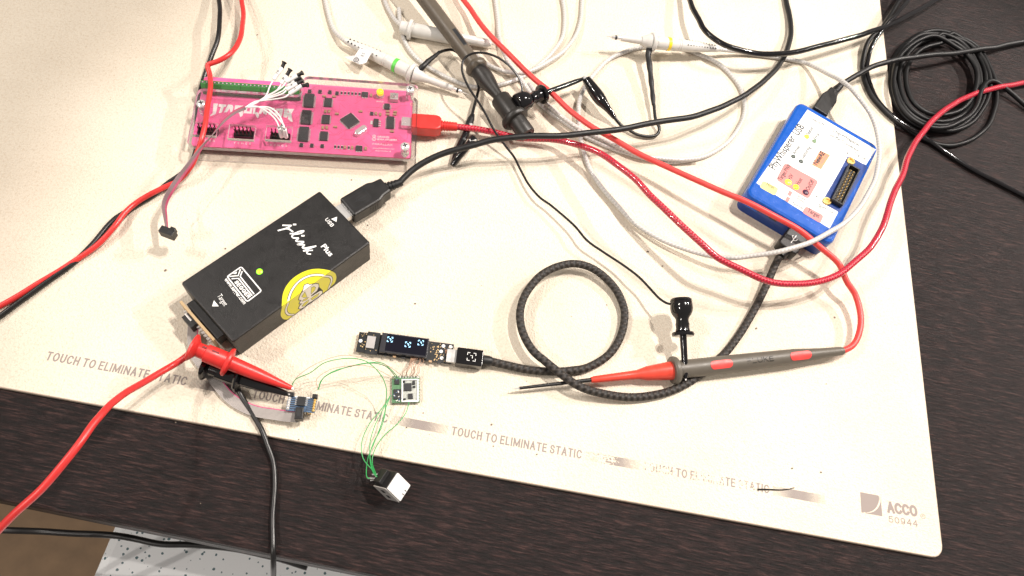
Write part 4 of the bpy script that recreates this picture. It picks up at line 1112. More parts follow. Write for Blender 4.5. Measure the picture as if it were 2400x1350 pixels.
# ---- black cables across the top right
cable('black_cable', 'thick black cable sweeping down from the top edge and off the upper right', [(1590, -90, 4), (1604, -40, 8), (1622, 15, 13), (1638, 45, 16), (1649, 67, 17), (1665, 84, 18), (1695, 104, 19), (1727, 116, 19), (1767, 124, 19), (1820, 126.7, 18), (1862, 123, 17), (1924.5, 106.7, 16),
      (1987, 91, 15), (2049, 71.4, 13), (2090, 56, 10), (2150, 25, 6), (2220, -15, 2)], 2.3, 'black_gloss')
A, B = P(1921, 262, 11), P(1950, 219, 11)
t, o0 = root('usb_cable', 'black micro USB cable plugged into the top end of the blue box', 'cable', A)
tube_part('cord', t, o0, [(1960, 208, 11), (1968, 201, 12), (1980.5, 193, 13), (2007, 176, 15), (2049, 155, 17), (2090, 143, 17), (2132, 135, 16), (2182, 129.5, 14), (2240, 124, 10), (2320, 112, 5), (2440, 90, 0)], 2.2, 'black_rubber')
f = along(A, B)(o0); Lb = (B - A).length
pl = MB().prism(round_poly([(-3, -6.6), (Lb * .62, -6.6), (Lb * .85, -4.6), (Lb + 2, -4.0), (Lb + 2, 4.0), (Lb * .85, 4.6), (Lb * .62, 6.6), (-3, 6.6)], 1.0, 4), -4.0, 4.0, 1.0, 0, f).build('plug', 'black_plastic', t)
mb = MB(); fx = lambda x, y, z: f(Vector((x, y, z)))
stroke(mb, [(4, 0), (9, 0)], .5, 4.06, False, fx); stroke(mb, [(5.5, 0), (7, 1.5), (8, 1.5)], .4, 4.07, False, fx); mb.build('embossed_mark', 'chip', pl)
lathe_part('strain_relief', t, o0, P(1948, 222, 11), P(1972, 198, 12), [(0, 4.2), (6, 3.6), (12, 2.9), (16, 2.6)], 'black_rubber', 16)

# ---- coiled black cable hanging over the right end of the mat
loops = []
def ell(cx, cy, rx, ry, a0, a1, z0, z1, n=16, tilt=0.0):
    o_ = []
    for k in range(n):
        u = k / n; a = math.radians(a0 + (a1 - a0) * u); x, y = rx * math.cos(a), ry * math.sin(a)
        o_.append((cx + x * math.cos(tilt) - y * math.sin(tilt), cy + x * math.sin(tilt) + y * math.cos(tilt), z0 + (z1 - z0) * u))
    return o_
coil = [(2180, -110, 2), (2130, -40, 6), (2090, 30, 10), (2064, 70, 10), (2047, 82, 9), (2031, 105, 7), (2023, 137, 4), (2022, 164, 2.6), (2028, 195, 2.4), (2043, 226, 2.4), (2070, 257, 2.4), (2101, 284, 2.2), (2132, 307, 0), (2165, 327, -.3), (2210, 340, -.3), (2260, 335, -.3), (2310, 300, -.3), (2335, 240, -.2), (2325, 170, 0), (2290, 110, 0), (2240, 82, 0)]
coil += ell(2198, 190, 112, 118, 280, -80, 0, 1, 16, -.25) + ell(2212, 196, 108, 112, 280, -80, 1.5, 2, 15, -.1) + ell(2196, 186, 100, 110, 280, -80, 2, 3, 17, -.4) + ell(2200, 188, 92, 98, 280, -80, 3, 4, 16, -.25) + ell(2206, 186, 84, 84, 280, -80, 4.5, 6, 14, -.25) + ell(2198, 192, 104, 108, 280, 0, 8, 8, 12, -.25) + [(2330, 190, 5), (2420, 260, 0), (2500, 300, 0)]
t = cable('coiled_cable', 'glossy black cable coiled on the dark table beyond the mat', coil, 2.0, 'coil_black', step=3)
cable('black_cable', 'black cable bending along the inside of the coil at the mat edge', [(2190, -90, 2), (2150, -30, 8), (2114, 18, 13), (2084, 52, 12), (2060, 79, 10), (2043, 108, 7), (2034, 143, 4), (2033, 174, 2.6), (2041, 205, 2.4), (2056, 234, 2.4), (2081, 263, 2.4), (2112, 288, 2.2), (2145, 309, 1.6), (2190, 338, -.3), (2250, 380, -.4), (2420, 470, -.4)], 1.9, 'black_gloss')

# ---- red braided USB lead
A, B = P(977, 291, 9.4), P(1034, 295, 9.4)
t, o0 = root('usb_cable', 'red braided USB cable running from the pink board across the mat', 'cable', A)
rb_ = [(1062, 296.5, 9.2), (1068.6, 297, 9), (1112.6, 302, 8), (1150, 309, 7), (1188, 317, 6), (1226, 323, 6), (1289, 327, 8), (1315, 330, 10), (1361, 341, 15), (1408, 359.6, 20), (1448, 389, 24), (1492, 423, 27), (1532, 465, 29), (1573, 506, 30), (1613, 543, 30), (1648, 574, 30), (1685, 605, 29),
       (1735, 632, 27), (1797, 657, 25), (1850, 666, 24), (1900, 664, 23), (1950, 650, 23), (1996, 619, 24), (2035, 587, 25), (2061, 546, 25), (2079, 501, 25), (2094, 457, 24), (2112, 415, 22), (2129, 368, 20), (2147, 332, 18), (2165, 306, 17), (2182, 287, 16), (2225, 250, 13), (2300, 215, 6), (2420, 190, 2)]
tube_part('cord', t, o0, rb_, 2.35, 'braid_red')
f = along(A, B)(o0); Lb = (B - A).length
pl = MB().prism(round_poly([(-4, -6.4), (Lb * .82, -6.4), (Lb, -4.6), (Lb, 4.6), (Lb * .82, 6.4), (-4, 6.4)], 2.0, 4), -4.6, 4.6, 1.2, 0, f).build('plug', 'red_plastic', t)
MB().prism(rect(-7, 0, 8, 6.8, .3), -1.8, 1.8, 0, 0, f).build('metal_shell', 'metal', pl)
pr = []
for k in range(6): pr += [(k * 1.9, 3.9 - .15 * k), (k * 1.9 + 1.1, 3.9 - .15 * k), (k * 1.9 + 1.15, 3.1), (k * 1.9 + 1.85, 3.1)]
lathe_part('strain_relief', t, o0, B, P(1068, 297, 9.2), pr, 'red_plastic', 16)

# ---- dark braided USB lead between the blue box and the display board
A, B = P(1069, 836, 4.6), P(1136, 845, 4.6)
t, o0 = root('usb_cable', 'black braided USB cable looping from the blue box to the display board', 'cable', A)
bb = [(1146, 846, 4.4), (1188, 856, 3.4), (1235, 866, 2.8), (1295, 871, 2.8), (1342, 868, 2.8), (1375, 862, 2.8), (1428, 830, 2.8), (1456, 784, 3), (1463.7, 731, 3.4), (1449, 688, 4), (1428, 660, 5), (1400, 636, 6), (1373, 623, 7), (1342, 618, 8), (1306, 625, 8.5), (1271, 643, 9), (1247, 667, 9),
      (1228, 697, 9), (1219, 731, 9), (1221, 764, 9), (1233, 797, 9), (1252, 825, 9), (1278, 847, 9), (1300, 865, 9), (1318, 879, 9), (1357, 905, 8.6), (1410, 922, 6), (1481, 931, 3.5), (1552, 922, 2.8), (1598, 905, 2.7), (1634, 883, 2.7), (1676, 848, 2.7), (1701, 826, 2.7), (1733, 784, 2.8), (1765, 731, 3.2),
      (1797, 667, 5), (1815, 625, 8), (1826, 603, 10)]
tube_part('cord', t, o0, bb, 2.65, 'braid_black', 1.5, 14)
f = along(A, B)(o0); Lb = (B - A).length
pl = MB().prism(rect(Lb * .46, 0, Lb * .92, 11.0, 1.0), -3.6, 3.4, .5, 0, f).build('plug', 'black_gloss', t)
MB().prism(rect(-3, 0, 6, 8.4, .3), -1.6, .8, 0, 0, f).build('metal_tip', 'metal', pl)
mb = MB(); c = Vector((Lb * .52, 0, 0)); s_ = 2.6
for sx in (-1, 1):
    for sy in (-1, 1): stroke(mb, [(c.x + sx * s_ * .4, c.y + sy * s_), (c.x + sx * s_, c.y + sy * s_), (c.x + sx * s_, c.y + sy * s_ * .4)], .4, 3.46, False, fx := (lambda x, y, z: f(Vector((x, y, z)))))
stroke(mb, [(c.x - .8, c.y + .8), (c.x + .6, c.y + .8), (c.x + .6, c.y - 1.0)], .4, 3.46, False, fx)
mb.build('bracket_mark', 'white_paint', pl)
lathe_part('strain_relief', t, o0, P(1131, 844, 4.4), P(1152, 847, 4.2), [(0, 3.3), (4, 3.3), (5.5, 3.0), (6, 2.7)], 'black_rubber', 18)
A, B = P(1872, 545, 11), P(1830, 601, 10)
f2 = along(A, B)(o0); Lb = (B - A).length
pl = MB().prism(rect(Lb * .40, 0, Lb * .78, 15.5, 2.2), -4.6, 4.6, 1.0, 0, f2).build('plug', 'black_plastic', t)
fx2 = lambda x, y, z: f2(Vector((x, y, z)))
mb = MB(); mx_ = Lb * .42
stroke(mb, [(mx_ + 4, -.5), (mx_ - 4, -.5)], .55, 4.66, False, fx2); stroke(mb, [(mx_ + 1.5, -.5), (mx_ - .2, 1.6), (mx_ - 1.8, 1.6)], .5, 4.67, False, fx2); stroke(mb, [(mx_ + .3, -.5), (mx_ - 1.2, -2.4), (mx_ - 2.4, -2.4)], .5, 4.68, False, fx2)
flat(mb, [fx2(mx_ - 5.2, -.5, 4.67)] + [fx2(mx_ - 3.8, .4, 4.67), fx2(mx_ - 3.8, -1.4, 4.67)], 0, lambda x, y, z: fx2(mx_, 0, 4.0)) if False else None
mb.build('trident_mark', 'white_paint', pl)
lathe_part('strain_relief', t, o0, P(1842, 585, 10), P(1825, 606, 10), [(0, 4.0), (4, 3.8), (8, 3.2)], 'black_rubber', 16)

# ---- test probe with its red lead
A, B = P(1199, 912, 5.0), P(1976, 822, 9.0)
t, o0 = root('test_probe', 'grey and red handheld test probe with a long red lead', 'test probe', A)
u = (B - A).normalized(); T = (B - A).length
def at(x, y): return (P(x, y, 7) - A).dot(u)
lathe_part('needle', t, o0, A, B, [(0, .12), (3, .55), (5, .75), (at(1386, 889) + 2, 1.05)], 'metal', 14)
lathe_part('needle_sleeve', t, o0, A + u * 5, B, [(0, .95), (at(1386, 889) - 4, 1.35)], 'black_plastic', 14)
x0 = at(1386, 889); x1 = at(1494, 876); x2 = at(1577, 869)
lathe_part('cone', t, o0, A + u * x0, B, [(0, 1.7), (2, 2.2), (x1 - x0 - 6, 2.8), (x1 - x0, 3.0), (x1 - x0 + 6, 4.6), (x2 - x0, 6.2)], 'probe_red')
x3 = at(1590, 868)
lathe_part('finger_guard', t, o0, A + u * (x2 - 1), B, [(0, 6.3), (.2, 8.6), (1.2, 9.2), (2.6, 9.2), (4.0, 8.6), (5.0, 6.2)], 'grey_rubber', 28)
bd = lathe_part('handle', t, o0, A + u * (x2 + 4), B, [(0, 6.1), (15, 6.0), (50, 5.7), (T * .36, 5.1), (T - x2 - 22, 3.6), (T - x2 - 6, 2.9), (T - x2 - 4, 2.4)], 'grey_rubber', 28)
f = along(A, B)(o0)
for (x, y), r_ in (((1683, 860), 5.95), ((1866, 838), 5.25)):
    xx = at(x, y); poly = rect(0, 0, 15.5, 5.4, 2.6)
    mb = MB()
    top = []
    for px_, py_ in poly:
        yy = py_ - 1.2; top.append((xx + px_, yy, math.sqrt(max(.1, r_ * r_ - yy * yy)) + .22))
    bot = [(a_[0], a_[1], a_[2] - .8) for a_ in top]; n = len(top)
    ctr = (xx, -1.2, math.sqrt(r_ * r_ - 1.44) + .30)
    vs = [f(Vector(v)) for v in top + bot + [ctr]]
    mb.add(vs, [[i, (i + 1) % n, 2 * n] for i in range(n)] + [[n + i, n + (i + 1) % n, (i + 1) % n, i] for i in range(n)], True)
    mb.build('grip_inlay', 'red_silicone', bd)
mb = MB(); xx = at(1742, 854)
def curl(x, y, z): return f(Vector((x, y, math.sqrt(max(.1, z * z - y * y)))))
sans(mb, 'FLUKE', (xx, -2.9), (at(1803, 847), -2.9), 3.4, 5.86, .13, .3, xf=curl); mb.build('embossed_lettering', 'dark_grey_rubber', bd)
tube_part('lead', t, o0, [(1960, 824, 8.5), (1977.5, 821, 8.5), (1998.7, 809, 8.5), (2012.6, 784, 9), (2018, 741, 10), (2006, 695, 12), (1984, 660, 15), (1966.7, 618.5, 18), (1925, 581.5, 21), (1878, 543, 23.5), (1818, 507, 24.5), (1759, 478, 24), (1700, 452, 22), (1616, 415, 19), (1554, 387.6, 17), (1492, 356.5, 16), (1430, 322, 16),
          (1383, 294, 16), (1337, 260, 16), (1289, 216, 16), (1251, 183, 16), (1213, 148, 15), (1175, 110, 14), (1135, 66, 12), (1100, 20, 8), (1060, -40, 5)], 2.1, 'red_silicone')

# ---- slim red and black leads at the left
cable('test_lead', 'slim red lead draped over the left end of the pink board', [(540, -110, 2), (556, -50, 3), (566, 0, 8), (570, 40, 12), (568, 67, 17), (563, 89, 20), (552, 111, 22), (532, 131, 24), (510, 144, 23), (494, 150, 22), (488, 153, 21.5), (488.5, 160, 21), (492, 171, 20), (494, 198, 19), (490, 229, 18.2), (483, 264, 18), (479, 300, 18), (472, 333, 16.5), (464, 355, 13),
      (449, 388, 10), (416.5, 424, 5), (386, 438, 4.6), (351, 456, 4.2), (316, 479, 3.5), (293, 499, 4.4), (270.5, 529, 5), (248, 554, 4), (217, 582, 3), (170, 615, 2), (90, 665, 1.9), (-40, 740, 1.9)], 1.75, 'red_wire', 'leads at the left')
cable('test_lead', 'slim black lead running beneath the clear case at the left', [(500, -100, 2), (508, -40, 5), (514, 10, 9), (516, 38, 12), (514, 67, 12), (508, 98, 11), (497, 127, 9), (484, 165, 6), (474, 202, 3.9), (467, 230, 3.8), (462, 270, 3.8), (460, 310, 3.8), (462, 345, 3.8), (452, 378, 3.4), (427, 405.6, 3), (391, 431, 1.8), (361, 456, 1.8), (323, 480, 1.8), (296, 497, 1.8), (273, 511, 1.8),
      (253, 529, 1.8), (217, 572, 1.8), (160, 625, 1.8), (70, 690, 1.8), (-40, 770, 1.8)], 1.7, 'wire_black', 'leads at the left')

# ---- white coaxial leads and their probes
def slots(parent, o0, A, B, x0, x1, n, rad0, rad1, w_=1.0):
    f_ = along(A, B)(o0)
    for side in (-.52, .52):
        for k in range(n):
            uu = k / (n - 1); x = x0 + (x1 - x0) * uu; r_ = rad0 + (rad1 - rad0) * uu
            y = r_ * math.sin(side); z = r_ * math.cos(side)
            MB().box((x, y, z - .15), (w_, 1.5, .5), 0, 0, f_).build('grip_slot', 'chip', parent)
def scope_probe(label, A, B, C, ring, cablepx, o_scale=1.0, nslot=9):
    """A tip point, B finger disc, C tail end (world mm)"""
    t_, o0 = root('scope_probe', label, 'scope probe', B)
    u_ = (B - A).normalized(); LAB = (B - A).length
    lathe_part('needle', t_, o0, A, B, [(0, .1), (5, .45), (8, .5)], 'metal', 10)
    lathe_part('nose_collar', t_, o0, A + u_ * 6, B, [(0, 1.2), (1, 1.6), (7, 1.7), (7.1, 1.95), (8, 1.95)], 'metal', 14)
    lathe_part('nose_ring', t_, o0, A + u_ * 8.5, B, [(0, 1.75), (1.6, 1.75)], 'chip', 14)
    lathe_part('nose', t_, o0, A + u_ * 13.5, B, [(0, 1.9), (.3, 2.3), (LAB * .42, 2.7), (LAB * .46, 3.2), (LAB - 22, 3.4), (LAB - 19.5, 4.6), (LAB - 16, 6.2), (LAB - 14.2, 6.4)], 'white_plastic')
    v_ = (C - B).normalized(); T_ = (C - B).length
    lathe_part('finger_guard', t_, o0, B - v_ * 1.0, C, [(0, 6.0), (.3, 7.2), (1.2, 7.7), (2.6, 7.7), (3.4, 7.0), (4.2, 5.4)], 'white_plastic', 28)
    h = lathe_part('handle', t_, o0, B + v_ * 3.5, C, [(0, 5.1), (T_ * .16, 5.2), (T_ * .162, 4.9), (T_ * .30, 4.9), (T_ * .32, 4.5), (T_ * .33, 4.9), (T_ * .35, 4.5), (T_ * .36, 4.9), (T_ * .60, 4.3), (T_ - 8, 2.6), (T_ - 4, 2.2)], 'white_plastic')
    lathe_part('colour_ring', t_, o0, B + v_ * (3.5 + T_ * .165), C, [(0, 4.6), (.1, 5.35), (2.6, 5.35), (2.7, 4.6)], ring, 28)
    slots(h, o0, B, C, T_ * .50, T_ * .93, nslot, 4.6, 2.75)
    if cablepx: tube_part('lead', t_, o0, cablepx, 1.8, 'coax_white', 2.5)
    return t_, o0
def croc_open(parent, o0, A, B, C):
    """open crocodile clip: back end A, lower jaw tip B, upper jaw tip C"""
    pass

# green ringed probe, its tag, ground lead and clip
A, B, C = P(1100, 222, 4.5), P(968, 173, 8.0), P(808, 95, 6.0)
t, o0 = scope_probe('white oscilloscope probe with a green ring and a paper tag', A, B, C, 'green_ring', [(812, 97, 6.2), (805, 93, 5.6), (795, 85, 4), (785, 74, 2.6), (778, 60, 1.9), (768, 25, 1.8), (755, -40, 1.8)])
q = [P(836, 112, 8), P(872, 126, 11), P(862, 142, 11), P(845, 150, 11), P(808, 134, 3)]
q = [P(852, 108, 9.0), P(872, 124, 12), P(858, 146, 12), P(842, 150, 9), P(808, 132, 3), P(838, 128, 10)]
mb = MB()
d = (P(870, 135, 12) - P(848, 122, 12))
tg = [P(844, 113, 11), P(870, 124, 12), P(858, 147, 11.5), P(843, 151, 9), P(806, 133, 3.0), P(832, 130, 9)]
mb.add([p - o0 for p in tg] + [p - o0 - Vector((0, 0, .25)) for p in tg], [[0, 5, 3, 2, 1], [5, 4, 3]] + [[6, 7, 8, 9, 11], [11, 9, 10]] + [[i, (i + 1) % 6, 6 + (i + 1) % 6, 6 + i] for i in range(6)])
pt = mb.build('paper_tag', 'tag_white', t)
mb = MB(); n_ = (tg[1] - tg[0]).cross(tg[3] - tg[0]).normalized(); n_ = n_ if n_.z > 0 else -n_
ax_ = (tg[2] - tg[1]).normalized(); ay_ = n_.cross(ax_)
def tgx(x, y, z): return (P(850, 130, 11.0) - o0) + ax_ * x + ay_ * y + n_ * (.9 + z)
stroke(mb, [(6 + 1.8 * math.cos(a * .45), -2.5 + 1.8 * math.sin(a * .45)) for a in range(14)], .6, 0, True, tgx)
stroke(mb, [(6 + .7 * math.cos(a * .6), -2.5 + .7 * math.sin(a * .6)) for a in range(11)], .4, 0, True, tgx)
put_text(mb, '53', (-2.5, -1.0), (1.5, -1.0), 2.6, 0, .0, xf=tgx); put_text(mb, 'OX', (1.0, -4.2), (4.2, -4.2), 2.2, 0, .0, xf=tgx)
mb.build('tag_print', 'chip', pt)
gl_ = [(980, 167, 10), (990, 157, 13), (1003, 144, 13), (1017, 133, 12), (1030, 122, 10), (1045, 117, 8), (1062, 117, 6), (1085, 135, 3), (1108, 168, 2), (1122, 200, 3.5), (1118, 222, 5), (1111, 250, 6), (1106, 272, 6)]
tube_part('ground_lead', t, o0, gl_, 1.15, 'wire_black')
tube_part('lead_boot', t, o0, gl_[:5], [2.4, 2.2, 2.3, 2.0, 1.9, 2.1, 1.8, 1.8, 1.6, 1.6, 1.4, 1.3, 1.3, 1.3, 1.3, 1.3, 1.3, 1.3, 1.3, 1.3][:len(path(gl_[:5], 2.0))] if len(path(gl_[:5], 2.0)) <= 20 else 1.9, 'black_rubber')
def jaw(parent, pxs, rad, mat_='black_gloss', name='jaw', flat_=.8):
    pts = path(pxs, 1.0); n = len(pts); rr = []
    for i in range(n):
        uu = i / (n - 1) * (len(rad) - 1); k = min(int(uu), len(rad) - 2); rr.append(rad[k] + (rad[k + 1] - rad[k]) * (uu - k))
    return MB().tube(rel(pts, o0), rr, 14).build(name, mat_, parent)
cj = jaw(t, [(1108, 268, 6), (1102, 284, 6), (1096, 300, 6)], [1.5, 2.6, 2.9, 2.6], 'black_rubber', 'clip_boot')
jaw(t, [(1098, 298, 5), (1084, 330, 4.5), (1070, 362, 3.5), (1062, 386, 3)], [2.6, 2.9, 3.0, 2.2], name='clip_jaw')
jaw(t, [(1062, 386, 3), (1072, 372, 6), (1090, 350, 9), (1112, 324, 11)], [2.2, 2.4, 2.6, 2.9], name='clip_jaw')
MB().box(P(1108, 329, 12) - o0, (5, 2, 2), .6, .2).build('clip_tooth', 'metal', t)
MB().box(P(1104, 293, 9) - o0, (2, 2, 2), .6, .2).build('clip_rivet', 'metal', t)

# yellow ringed probe; its cable circles the blue box and comes back in two loops
A, B, C = P(1417, 84.5, 16), P(1527, 99, 15), P(1684, 115.5, 9.0)
t, o0 = scope_probe('white oscilloscope probe with a yellow ring at the top', A, B, C, 'yellow_ring',
    [(1680, 115, 9), (1690, 116, 8), (1713, 119, 6), (1760, 125, 3), (1800, 131, 2), (1841, 138, 1.8), (1883, 147, 2.5), (1916, 159.6, 8), (1945, 175, 14), (1970, 188.6, 20), (1993, 206, 24), (2011, 226, 26), (2038, 263, 26), (2055, 309, 26), (2061.5, 347, 26), (2058, 392, 26), (2041, 442, 26), (2011, 492, 27), (1966, 531, 28),
     (1907, 564, 28), (1833, 588, 25), (1759, 600, 17), (1725, 604, 14), (1663, 599, 9), (1601, 583, 6), (1539, 555, 4), (1486, 521, 3), (1436, 471, 2.2), (1399, 422, 1.8), (1374, 375, 1.8), (1361.6, 331, 3), (1357, 300, 4.5), (1356, 265, 5), (1366, 214, 4), (1393, 172, 2.5), (1433, 137, 1.8), (1473, 118.7, 1.8), (1511, 109, 1.8),
     (1560, 108, 1.8), (1600, 113, 1.8), (1628, 123, 1.8), (1673, 143, 1.8), (1713, 175, 1.8), (1737, 209, 1.8), (1745, 245, 1.8), (1737, 289, 1.8), (1713, 326, 1.8), (1673, 356, 1.8), (1620, 375, 1.8), (1566, 379, 1.8), (1513, 372, 1.8), (1460, 356, 1.8), (1406, 335, 1.8), (1366, 316, 1.8), (1314, 281, 1.8), (1264, 241, 1.8), (1231, 201, 1.8),
     (1205, 165, 3), (1188, 138, 5), (1175, 103, 4), (1168, 66, 2), (1163, 10, 1.8), (1150, -60, 1.8)], nslot=11)
gl_ = [(1522, 112, 14), (1521, 120, 12), (1519, 130, 11), (1522, 150, 10), (1526, 188, 8), (1532, 246, 6), (1537, 281, 5), (1545, 300, 4), (1540, 316, 3), (1521, 321, 2.5), (1494, 316, 2.5), (1473, 304, 3), (1454, 292, 4), (1438, 273, 7)]
tube_part('ground_lead', t, o0, gl_, 1.25, 'wire_black')
pp = path(gl_[:6], 2.0)
MB().tube(rel(pp, o0), [2.5 - .9 * i / len(pp) + .2 * math.sin(i * .9) for i in range(len(pp))], 12).build('lead_boot', 'black_rubber', t)
jaw(t, [(1441, 277, 6), (1430, 262, 8), (1418, 247, 10), (1406, 232, 11), (1392, 212, 12), (1381, 196, 13), (1374, 186, 13.5)], [1.6, 2.2, 2.6, 3.4, 4.6, 5.0, 4.9, 4.5, 4.0, 3.4], name='clip_boot')
jaw(t, [(1378, 192, 14), (1371, 184, 14), (1366, 180, 14)], [2.4, 2.2, 1.4], 'metal', 'clip_jaw')

# third white probe at the top and loose coax loops
A, B, C = P(1182, 110, 4), P(1120, 95, 6), P(948, 68, 6)
t, o0 = root('scope_probe', 'white oscilloscope probe lying under the thick grey probe', 'scope probe', C)
lathe_part('needle', t, o0, P(1172, 107, 4), C, [(0, .2), (6, .6), (16, .8)], 'dull_metal', 10)
lathe_part('nose', t, o0, P(1152, 103, 5), C, [(0, 1.6), (2, 2.6), (4, 3.4), (30, 4.0), (32, 4.6), (60, 5.0)], 'white_plastic')
lathe_part('handle', t, o0, P(1068, 90, 6), P(948, 66, 6), [(0, 4.8), (4, 5.2), (38, 5.6)], 'white_plastic')
lathe_part('finger_guard', t, o0, P(966, 71, 7), P(948, 66, 7), [(0, 5.6), (.4, 7.6), (2.4, 7.8), (3.0, 5.4), (9, 5.0)], 'white_plastic')
tube_part('lead', t, o0, [(950, 66, 7), (940, 60, 6), (925, 45, 3), (905, 10, 1.8), (890, -50, 1.8)], 1.65, 'coax_white')
cable('coax_cable', 'white coaxial cable making a wide loop under the grey probe', [(935, 20, 2), (938, 55, 2.0), (943, 82, 1.9), (951, 103, 1.9), (974, 133, 1.9), (1012, 163, 1.9), (1062, 188.5, 1.9), (1112, 203, 1.9), (1163, 201, 1.9), (1213, 186, 1.9), (1251, 161, 1.9), (1289, 130, 1.9), (1314, 98, 1.9), (1322, 66, 1.9), (1322, 20, 1.9), (1310, -50, 1.9)], 1.7, 'coax_white', 'loose coaxial cables', 2.5)
cable('coax_cable', 'white coaxial cable curving inside the wide loop at the top centre', [(1110, 125, 2), (1138, 148, 2), (1163, 161, 2.2), (1188, 168, 4), (1215, 170, 4.5), (1238, 167, 5), (1262, 158, 5.2), (1289, 143, 5.2), (1327, 115, 5), (1352, 76, 3.5), (1362, 40, 2), (1366, -20, 1.8)], 1.7, 'coax_white', 'loose coaxial cables', 2.5)
cable('coax_cable', 'white coaxial cable crossing toward the right below the black clips', [(1240, 195, 1.9), (1262, 225, 4.6), (1290, 252, 5), (1330, 282, 5), (1362, 303, 5.2), (1410, 326, 5), (1460, 349, 5), (1512, 366, 5), (1566, 373, 5), (1600, 374, 5.2), (1640, 371, 5.2)], 1.6, 'coax_white', 'loose coaxial cables', 2.5)

# ---- thick grey probe
A, B = P(1028, 40, 17), P(1236, 316, 12.5)
t, o0 = root('scope_probe', 'thick grey oscilloscope probe with a ribbed dark nose', 'scope probe', B)
u = (B - A).normalized(); T = (B - A).length
def ag(x, y, z=13): return (P(x, y, z) - A).dot(u)
d1 = ag(1118, 163); d2 = ag(1162, 229); d3 = ag(1172, 238); d4 = ag(1202, 277)
h = lathe_part('handle', t, o0, A - u * 70, B, [(0, 5.0), (4, 6.2), (70, 6.1), (d1 + 64, 5.6), (d1 + 67, 5.4)], 'probe_grey')
lathe_part('finger_guard', t, o0, A + u * (d1 - 4), B, [(0, 5.4), (.5, 7.6), (2, 8.6), (4.4, 8.6), (6, 7.6), (6.6, 6.6)], 'probe_grey', 28)
lathe_part('nose', t, o0, A + u * (d1 + 2), B, [(0, 6.8), (6, 7.0), (12, 6.6), (d2 - d1 - 4, 4.0), (d2 - d1 + 3, 3.9)], 'dark_grey_rubber', 28)
lathe_part('barrel', t, o0, A + u * (d3 - 3), B, [(0, 4.0), (.8, 7.0), (2.2, 7.6), (d4 - d3 + 3, 7.5)], 'dark_grey_rubber', 28)
lathe_part('barrel_flange', t, o0, A + u * (d4 - 2), B, [(0, 7.5), (.6, 10.0), (2, 10.8), (3.6, 10.8), (5, 10.0), (5.6, 7.0)], 'dark_grey_rubber', 28)
lathe_part('tip_sleeve', t, o0, A + u * (d4 + 3), B, [(0, 6.9), (T - d4 - 4, 6.6), (T - d4 - 3, 6.2), (T - d4 - 3, 3.4), (T - d4 - 12, 3.2)], 'dark_grey_rubber', 28)
f = along(A, B)(o0)
xg = ag(1062, 110)
MB().box((xg, 1.0, 5.55), (17, 3.0, .8), 0, .2, f).build('grip_slot', 'chip', h)
mb = MB(); xm = ag(1222, 292)
stroke(mb, [f(Vector((xm + 2, 0, 6.8))), ] , .1, 0) if False else None
stroke(mb, [(xm - 2, -2), (xm + 2.4, 0), (xm - 2, 2)], .35, 6.9, True, lambda x, y, z: f(Vector((x, y, math.sqrt(z * z - y * y)))))
mb.build('embossed_triangle', 'chip', t)

# ---- black hook clips joined by a thin wire
def bulb_clip(parent, o0, A, B):
    """A: cap top, B: hook tip"""
    T_ = (B - A).length
    lathe_part('bulb', parent, o0, A, B, [(0, 4.6), (.3, 6.4), (1.0, 7.1), (2.0, 7.3), (2.3, 7.0), (2.7, 7.3), (7, 7.5), (9.5, 7.0), (11.5, 5.9), (13, 4.7), (14.2, 4.2), (17.5, 4.3)], 'black_gloss', 28)
    lathe_part('neck', parent, o0, A + (B - A).normalized() * 17, B, [(0, 4.6), (3, 4.4), (5, 4.8), (6, 4.0)], 'black_gloss', 24)
    lathe_part('flange', parent, o0, A + (B - A).normalized() * 22.5, B, [(0, 4.2), (.4, 7.0), (1.6, 7.4), (2.8, 7.0), (3.2, 3.0)], 'black_gloss', 28)
    lathe_part('stem', parent, o0, A + (B - A).normalized() * 24, B, [(0, 2.7), (2, 2.3), (T_ * .5, 1.9), (T_ - 25, 1.3), (T_ - 24, .8)], 'black_gloss', 18)
    lathe_part('hook', parent, o0, A + (B - A).normalized() * (T_ - 1.5), B, [(0, .6), (2.5, .6)], 'metal', 10)
A1, B1 = P(1596, 699, 21), P(1607, 888, 9)
t, o0 = root('hook_clip_lead', 'thin black wire with a bulbous black hook clip at each end', 'clip lead', B1)
bulb_clip(t, o0, A1, B1)
A2, B2 = P(1210, 244, 20), P(1368, 184, 14)
bulb_clip(t, o0, A2, B2)
tw = [(1585, 712, 18), (1568, 712, 16), (1549, 702, 14), (1520, 674, 12), (1492, 646, 12), (1461, 621, 10), (1414, 590, 9), (1374, 562, 9), (1343, 527.6, 8), (1293, 481, 6.5), (1265, 462, 6), (1237, 431, 5), (1218.5, 397, 4.5), (1206, 369, 5), (1185, 341, 8), (1160, 307, 12), (1138, 269, 16), (1115, 231, 20), (1095, 196, 24), (1083.7, 166, 27),
      (1087.5, 140.6, 29), (1105, 127, 31), (1133, 124, 32), (1168, 135.6, 32), (1198, 158, 30), (1218, 186, 27), (1223.5, 204, 25), (1222, 228, 22)]
tube_part('wire', t, o0, tw, .85, 'wire_black', 2.0, 10)

